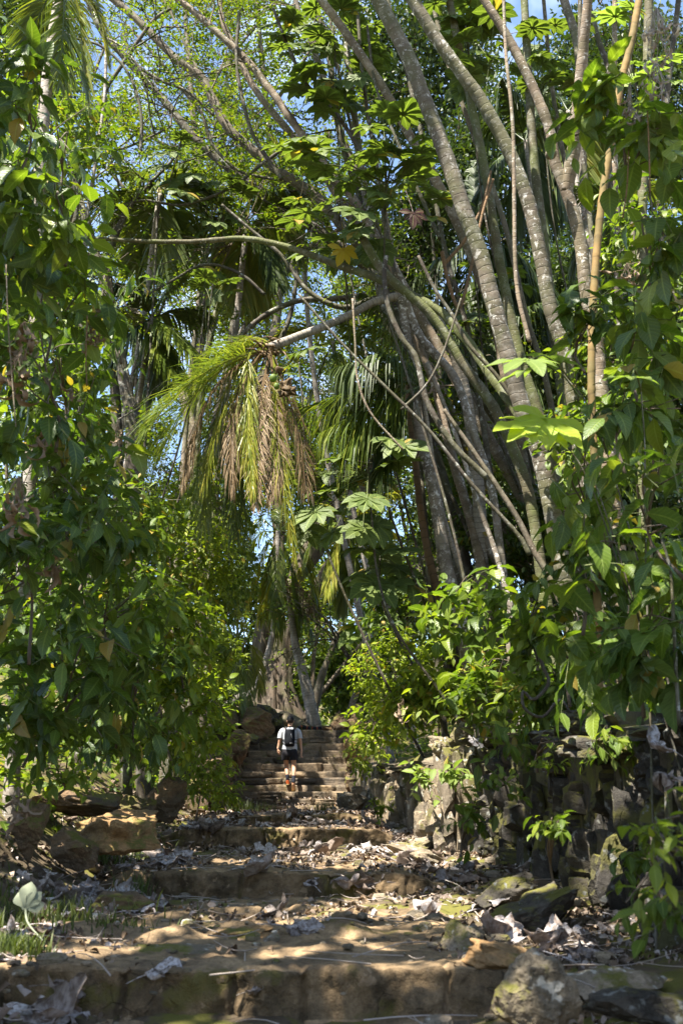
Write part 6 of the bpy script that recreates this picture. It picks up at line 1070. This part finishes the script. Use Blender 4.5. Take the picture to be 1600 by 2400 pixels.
def skin_body(name, chains, mat, parent, sub=2):
    """chains: list of [(x,y,z,r)...] - each later chain starts at a joint already given"""
    V = []; E_ = []; Rr = []; idx = {}
    def vid(p):
        k = tuple(round(a, 4) for a in p[:3])
        if k not in idx: idx[k] = len(V); V.append(W(p[:3])-np.array(parent['_loc'])); Rr.append(p[3] if np.ndim(p[3]) else (p[3], p[3]))
        return idx[k]
    for ch in chains:
        for a, b in zip(ch[:-1], ch[1:]): E_.append((vid(a), vid(b)))
    me = D.meshes.new(name); me.from_pydata([tuple(v) for v in V], E_, []); me.update(); ob = D.objects.new(name+'_src', me); COL.objects.link(ob)
    md = ob.modifiers.new('s', 'SKIN'); md.use_smooth_shade = True
    for i, sv in enumerate(me.skin_vertices[0].data): sv.radius = (Rr[i][0]*SCL, Rr[i][1]*SCL); sv.use_root = (i == 0)
    m2 = ob.modifiers.new('d', 'SUBSURF'); m2.levels = sub; m2.render_levels = sub
    dg = bpy.context.evaluated_depsgraph_get(); dg.update(); ev = D.meshes.new_from_object(ob.evaluated_get(dg)); ev.name = name; D.objects.remove(ob)
    for p_ in ev.polygons: p_.use_smooth = True
    ev.materials.clear(); ev.materials.append(mat); o2 = D.objects.new(name, ev); COL.objects.link(o2); o2.parent = parent; return o2
def loft(mb, secs, n=20, wr=0.0, seed=0, mi=0, close=True):
    """secs: (cx,cy,cz, rx, ry[, tiltx, tilty]) horizontal-ish elliptical sections"""
    a = np.linspace(0, 2*np.pi, n+1)[:-1]; V = []
    for s in secs:
        cx, cy, cz, rx, ry = s[:5]; tx, ty = (s[5], s[6]) if len(s) > 5 else (0, 0); ex = np.sign(np.cos(a))*np.abs(np.cos(a))**.85*rx; ey = np.sign(np.sin(a))*np.abs(np.sin(a))**.85*ry
        p = np.stack([cx+ex, cy+ey, cz+ex*tx+ey*ty], 1)
        if wr: p += (norm(np.stack([ex, ey, 0*ex], 1))*wr*vn(p*np.array([16, 16, 11])+seed, 3)[:, None])
        V.append(W0(p))
    V = np.array(V); K = len(secs); i = np.arange(K-1)[:, None]*n+np.arange(n)[None]; j = np.arange(K-1)[:, None]*n+((np.arange(n)+1) % n)[None]
    f = np.stack([i, j, j+n, i+n], -1).reshape(-1, 4); V = V.reshape(-1, 3); mb.add(V, f, None, mi)
    if close:
        for e in (0, K-1):
            c = V[e*n:(e+1)*n].mean(0); q = np.vstack([V[e*n:(e+1)*n], c]); k = np.arange(0, n, 2); mb.add(q, np.stack([k, (k+1) % n, (k+2) % n, 0*k+n], 1), None, mi)
W0 = lambda p: H0+np.asarray(p)*SCL
hk = thing('person', 'hiker from behind climbing the stone steps, grey shirt, black shorts and backpack', 'person', H0)
# body faces +y. joints
nk = (.0, .02, 1.49, .058)
def hand(wr_, dirv, sidev, s=1.0):
    w = np.array(wr_[:3]); d = norm(np.array(dirv, float)); sd = norm(np.array(sidev, float)); nn = np.cross(d, sd); out = []
    palm_ = tuple(w+d*.045)+((.030, .018),); pk = tuple(w+d*.082)+((.034, .015),); out.append([tuple(w)+((.025, .019),), palm_, pk])
    for i, (o_, L, cv) in enumerate([(-.030, .062, .5), (-.010, .072, .55), (.010, .068, .65), (.028, .054, .8)]):
        b = w+d*.082+sd*o_; a1 = b+d*L*.45+nn*cv*.012; a2 = a1+d*L*.28+nn*cv*.022; a3 = a2+d*L*.12+nn*cv*.028; out.append([pk, tuple(b+d*.008)+(.0095,), tuple(a1)+(.009,), tuple(a2)+(.008,), tuple(a3)+(.0065,)])
    t1 = w+d*.03-sd*.032; t2 = t1+d*.03-sd*.018+nn*.012; t3 = t2+d*.026+nn*.012; out.append([palm_, tuple(t1)+(.012,), tuple(t2)+(.0105,), tuple(t3)+(.008,)]); return out
pel = (0, .0, .94, (.15, .10)); hipL = (-.085, .0, .90, .085); hipR = (.085, -.0, .90, .085)
wL = (-.295, .0, .985, (.027, .022)); wR = (.285, -.03, .93, (.027, .022))
ch = [[pel, (0, .01, 1.08, (.13, .09)), (0, .02, 1.25, (.15, .10)), (0, .02, 1.40, (.14, .085)), (0, .02, 1.46, (.075, .065)), (0, .025, 1.53, .056), (0.003, .035, 1.585, .06), (0.003, .035, 1.65, (.076, .092)), (.003, .03, 1.70, (.072, .088)), (.003, .03, 1.735, (.045, .06))],
 [(0, .02, 1.40, (.14, .085)), (-.15, .02, 1.42, .062), (-.205, .015, 1.385, .055), (-.232, .0, 1.27, .043), (-.245, -.01, 1.20, .040), (-.258, .01, 1.12, .038), (-.280, .01, 1.04, .030), wL],
 [(0, .02, 1.40, (.14, .085)), (.15, .02, 1.42, .062), (.210, .015, 1.385, .055), (.240, .0, 1.25, .043), (.252, -.01, 1.17, .040), (.262, .0, 1.08, .038), (.275, -.01, .99, .030), wR],
 # left leg bent, foot on the next step; right leg straighter, pushing off the toe
 [pel, hipL, (-.095, .07, .76, .078), (-.085, .13, .62, .060), (-.075, .12, .57, .052), (-.068, .07, .48, .054), (-.05, .02, .36, .040), (-.045, .01, .28, .034), (-.042, .02, .235, .036), (-.042, .09, .205, (.036, .03)), (-.042, .17, .195, (.034, .022))],
 [pel, hipR, (.090, .00, .76, .080), (.100, .01, .61, .060), (.104, .0, .55, .053), (.106, -.045, .47, .056), (.104, -.09, .34, .040), (.102, -.12, .23, .033), (.102, -.125, .17, .036), (.102, -.07, .10, (.036, .03)), (.102, -.01, .045, (.036, .024))]]
ch += hand(wL, (.20, .0, -.97), (-.7, .7, 0)); ch += hand(wR, (-.12, .06, -1), (.25, .95, 0))
body = skin_body('body', ch, M['skin'], hk)
mb = MB() # ears, nose
for sx in (-1, 1):
    q = W0((.003+sx*.079, .03, 1.645)); stone(mb, q, (.018, .035, .06), rng_(2), 4, .9, .03, (0, 0, sx*.3))
stone(mb, W0((.003, .135, 1.635)), (.026, .04, .045), rng_(3), 4, .9, .02); obj('ear', mb, M['skin'], hk)
mb = MB(); loft(mb, [(.003, .018, 1.60, .045, .055), (.003, .020, 1.625, .072, .082), (.003, .020, 1.665, .081, .094), (.003, .025, 1.70, .080, .094)], 18, .004, 3); obj('hair', mb, M['hair'], hk)
mb = MB(); loft(mb, [(.003, .03, 1.662, .082, .098, 0, .12), (.003, .03, 1.70, .086, .102, 0, .1), (.003, .03, 1.735, .078, .092), (.003, .03, 1.765, .050, .060), (.003, .03, 1.775, .015, .02)], 20, .002, 4)
loft(mb, [(.003, .125, 1.672, .06, .055, 0, -.1), (.003, .125, 1.68, .06, .055, 0, -.1)], 16); obj('cap', mb, M['cap'], hk)
mb = MB(); loft(mb, [(0, .0, .965, .182, .118, -.10, 0), (0, .0, 1.03, .176, .116, -.05, 0), (0, .01, 1.12, .165, .112), (0, .015, 1.22, .172, .115), (0, .02, 1.32, .185, .118), (0, .02, 1.40, .192, .112), (0, .02, 1.445, .155, .095), (0, .022, 1.475, .105, .078), (0, .025, 1.50, .070, .068)], 28, .010, 5, close=False)
for sx, x_ in ((-1, -.0), (1, .0)):
    tube(mb, [W0((sx*.13, .02, 1.435)), W0((sx*.185, .018, 1.405)), W0((sx*.222, .010, 1.345)), W0((sx*.238, .0, 1.27)), W0((sx*.243, -.002, 1.235))], np.array([.060, .068, .064, .060, .064])*SCL, 16, 0, .08, 6, .012)
obj('shirt', mb, M['shirt'], hk)
mb = MB(); loft(mb, [(0, .0, 1.02, .168, .108), (0, .0, .96, .180, .118), (0, .0, .90, .188, .125), (0, .005, .86, .192, .128), (0, .01, .80, .15, .10)], 28, .006, 7, close=False)
loft(mb, [(-.098, .01, .90, .092, .122), (-.102, .03, .83, .096, .118), (-.104, .05, .77, .096, .112), (-.104, .07, .725, .099, .110)], 20, .012, 8, close=False); loft(mb, [(.098, .0, .90, .092, .122), (.102, .0, .83, .096, .116), (.104, .0, .77, .097, .110), (.106, .0, .72, .100, .108)], 20, .012, 9, close=False); obj('shorts', mb, M['shorts'], hk)
mb = MB() # backpack body
loft(mb, [(.0, -.150, 1.035, .085, .035), (.0, -.165, 1.055, .118, .06), (.0, -.175, 1.12, .120, .072), (.0, -.172, 1.22, .128, .068), (-.002, -.160, 1.32, .126, .055), (-.002, -.135, 1.40, .122, .04), (-.002, -.110, 1.445, .115, .026)], 24, .006, 11); bp = obj('backpack', mb, M['pack'], hk)
mb = MB()
for sx in (-1, 1):
    tube(mb, [W0((sx*.100, -.115, 1.42)), W0((sx*.105, -.07, 1.475)), W0((sx*.10, .02, 1.492)), W0((sx*.11, .11, 1.45))], .022, 8); 
    for z_ in (1.20, 1.125): tube(mb, [W0((sx*.11, -.15, z_)), W0((sx*.150, -.075, z_-.0)), W0((sx*.177, .0, z_)), W0((sx*.14, .1, z_))], .010, 6)
obj('strap', mb, M['strap'], bp); mb = MB(); loft(mb, [(.0, -.160, 1.085, .122, .082), (.0, -.162, 1.09, .122, .083)], 24); obj('zip', mb, M['band'], bp)
mb = MB(); tube(mb, [W0((.035, -.2415, 1.33)), W0((.050, -.244, 1.30)), W0((.048, -.245, 1.27)), W0((.062, -.246, 1.235))], .004, 5); 
a_ = np.linspace(0, 6.28, 11); tube(mb, [W0((.063+.011*math.cos(t_), -.2455, 1.222+.016*math.sin(t_))) for t_ in a_], .003, 5); tube(mb, [W0((.01, -.250, 1.112)), W0((.04, -.249, 1.114)), W0((.07, -.243, 1.112))], .0035, 5); obj('print', mb, M['print'], bp)
mb = MB(); tube(mb, [W0((-.295, .001, .978)), W0((-.293, .002, .998))], .031, 14, 0, 0, 0, .01); obj('wrist_band', mb, M['band'], hk)
for nm, A, sh in (('left', [(-.056, .035, .385, .046), (-.048, .015, .32, .042), (-.044, .015, .26, .043)], (-.042, .0)), ('right', [(.105, -.083, .36, .046), (.103, -.105, .29, .042), (.102, -.122, .21, .043)], (.102, 1.0))):
    mb = MB(); tube(mb, [W0(a[:3]) for a in A], [a[3]*SCL for a in A], 14, 0, .03, 1, .01); obj('sock', mb, M['sock'], hk)
def shoe(cx, cy, cz, pitch):
    from mathutils import Euler
    Mx = np.array(Euler((pitch, 0, 0)).to_matrix()); secs = [(-.075, .012, .030, .085), (-.06, .03, .040, .095), (-.02, .04, .041, .085), (.04, .05, .042, .065), (.10, .055, .047, .050), (.15, .056, .042, .038), (.185, .055, .022, .020)]
    def prof(mb, z0, zf, ex):
        V = []; n = 16; a = np.linspace(0, 2*np.pi, n+1)[:-1]
        for (y_, _, rx, h) in secs:
            hh = zf(h); V.append(np.stack([np.cos(a)*rx*ex, y_+0*a, z0+hh*.5+np.sign(np.sin(a))*np.abs(np.sin(a))**.7*hh*.5], 1))
        V = np.array(V); V = W0(V.reshape(-1, 3)@Mx.T+np.array([cx, cy, cz])); K = len(secs); i = np.arange(K-1)[:, None]*n+np.arange(n)[None]; j = np.arange(K-1)[:, None]*n+((np.arange(n)+1) % n)[None]; mb.add(V, np.stack([i, j, j+n, i+n], -1))
        for e in (0, K-1): q = np.vstack([V[e*n:(e+1)*n], V[e*n:(e+1)*n].mean(0)]); k = np.arange(0, n, 2); mb.add(q, np.stack([k, (k+1) % n, (k+2) % n, 0*k+n], 1))
    m1 = MB(); prof(m1, .018, lambda h: h, 1.0); so = obj('shoe', m1, M['shoe'], hk); m2 = MB(); prof(m2, 0, lambda h: .026, 1.1); obj('sole', m2, M['sole'], so)
shoe(-.042, .02, (FZ[3]-FZ[2])/SCL+.002, 0.05); shoe(.102, -.085, .115, -.80)
# ================================================================= unseen trees, added along the sun's rays to shade chosen spots
def added_shade_tree(label, x, y, z, rx, rz, n, seed, leaf=.22):
    r = rng_(seed); c = np.array([x, y, z]); gz = float(gn(x, y)); o = thing('added_shade_tree', label, 'tree', (x, y, gz), 'unseen trees added to cast shade'); rad = np.array([rx, rx, rz]); st = MB()
    bx = min(x, -.62*y-1.5); gz = float(gn(bx, y)); o.location[0] = bx; o['_loc'] = [bx, y, gz]; tube(st, [c+np.array([0, 0, rz*.5]), c, [bx, y, z*.8], [bx, y, gz-.2]], [.06, .14, .2, .26], 10, 0, .1, seed, .2); out = []; tips = []
    for _ in range(16): branchlets(c+r.uniform(-.4, .4, 3)*rad*np.array([.2, .2, 1]), norm(r.normal(0, 1, 3))*rad, rx*r.uniform(.6, 1), .05, r, 1, out, tips, .5)
    tri_stems(st, np.array([q_[0] for q_ in out]), np.array([q_[1] for q_ in out]), .006); obj('trunk', st, M['bark_grey'], o)
    mb = MB(); nc = int(n/60); cc = c+norm(r.normal(size=(nc, 3)))*rad*r.uniform(.2, 1, (nc, 1))**.6; k = r.integers(0, nc, n); p = cc[k]+r.normal(0, 1, (n, 3))*rx*.13
    scatter(mb, LSML, p, r.normal(0, 1, (n, 3))-np.array([0, 0, .3]), r.normal(0, .5, (n, 3))+np.array([0, 0, 1]), leaf*r.uniform(.7, 1.3, n), r); obj('crown', mb, M['leaf_mid'], o)
SUN_EL = R(62); SUN_AZ = R(-137)     # azimuth from +y towards +x: from the left and slightly behind
SD = np.array([math.sin(SUN_AZ)*math.cos(SUN_EL), math.cos(SUN_AZ)*math.cos(SUN_EL), math.sin(SUN_EL)])
for k, (tx, ty, h, rx, n) in enumerate([(.2, 3.6, 7.5, 1.9, 1300), (2.2, 5.9, 8.5, 1.2, 900), (-.2, 6.2, 8, 1.6, 550), (-3.9, 6.2, 8.5, 1.2, 400), (2.2, 5.2, 8, 1.4, 1000), (4.4, 7.6, 10, 1.5, 1600), (-1.4, 8.0, 9, 1.3, 700), (2.5, 9.9, 9, 1.6, 2200), (-3.6, 7, 9, 1.6, 800), (4, 10.5, 11, 1.6, 500)]):
    h = max(h, 1.05*ty+rx*.8+1.0); q = np.array([tx, ty, .5])+SD*(h/SD[2]); added_shade_tree(['tall tree shading the lowest step', 'tree shading the stone wall', 'tree dappling the second tread', 'tree shading the left bank', 'tree shading the wall foot', 'tall tree shading the upper right climbers', 'tree shading the left leaf wall', 'tree shading the right climbers', 'tree shading the left climbers', 'tree shading the trunk clump'][k]+', unseen and added for shade', q[0], q[1], q[2], rx, rx*.6, n, 800+k)
# ================================================================= light, sky, camera
w = D.worlds.new('World'); sc.world = w; w.use_nodes = True; nt = w.node_tree; nt.nodes.clear()
N = nt.nodes.new; sky = N('ShaderNodeTexSky'); sky.sky_type = 'NISHITA'; sky.sun_disc = False; sky.sun_elevation = SUN_EL; sky.sun_rotation = SUN_AZ; sky.air_density = 1.0; sky.dust_density = .6; sky.ozone_density = 1.2
tc = N('ShaderNodeTexCoord'); nz = N('ShaderNodeTexNoise'); nz.inputs['Scale'].default_value = 3.2; nz.inputs['Detail'].default_value = 6; nz.inputs['Roughness'].default_value = .6
mr = N('ShaderNodeMapRange'); mr.inputs[1].default_value = .52; mr.inputs[2].default_value = .72; mxr = N('ShaderNodeMix'); mxr.data_type = 'RGBA'; mxr.inputs[7].default_value = (5.2, 5.8, 6.8, 1)
bg = N('ShaderNodeBackground'); bg.inputs[1].default_value = .085; ow = N('ShaderNodeOutputWorld'); L_ = nt.links.new
L_(tc.outputs['Generated'], nz.inputs['Vector']); L_(nz.outputs['Fac'], mr.inputs[0]); L_(mr.outputs[0], mxr.inputs[0]); L_(sky.outputs[0], mxr.inputs[6]); L_(mxr.outputs[2], bg.inputs[0]); L_(bg.outputs[0], ow.inputs[0])
sl = D.lights.new('Sun', 'SUN'); sl.energy = 5.0; sl.angle = R(.5); sl.color = (1, .94, .84); so = D.objects.new('Sun', sl); COL.objects.link(so); so.rotation_euler = Vector(SD).to_track_quat('Z', 'Y').to_euler(); so.location = (0, 0, 30)
cam = D.cameras.new('Camera'); co = D.objects.new('Camera', cam); COL.objects.link(co); co.location = (0, 0, EZ); co.rotation_euler = (math.pi/2+PITCH, 0, 0)
cam.sensor_fit = 'VERTICAL'; cam.sensor_height = 36; cam.sensor_width = 24; cam.lens = F/2400*36; cam.clip_end = 2000; cam.clip_start = .1
cam.dof.use_dof = True; cam.dof.focus_distance = 21; cam.dof.aperture_fstop = 3.6; sc.camera = co
sc.view_settings.view_transform = 'Standard'; sc.view_settings.look = 'None'; sc.view_settings.exposure = 2.25; sc.view_settings.gamma = 1; sc.view_settings.use_curve_mapping = False
sc.cycles.max_bounces = 6; sc.cycles.diffuse_bounces = 4; sc.cycles.transmission_bounces = 3; sc.cycles.glossy_bounces = 2; sc.cycles.use_denoising = True; sc.cycles.sample_clamp_indirect = 6
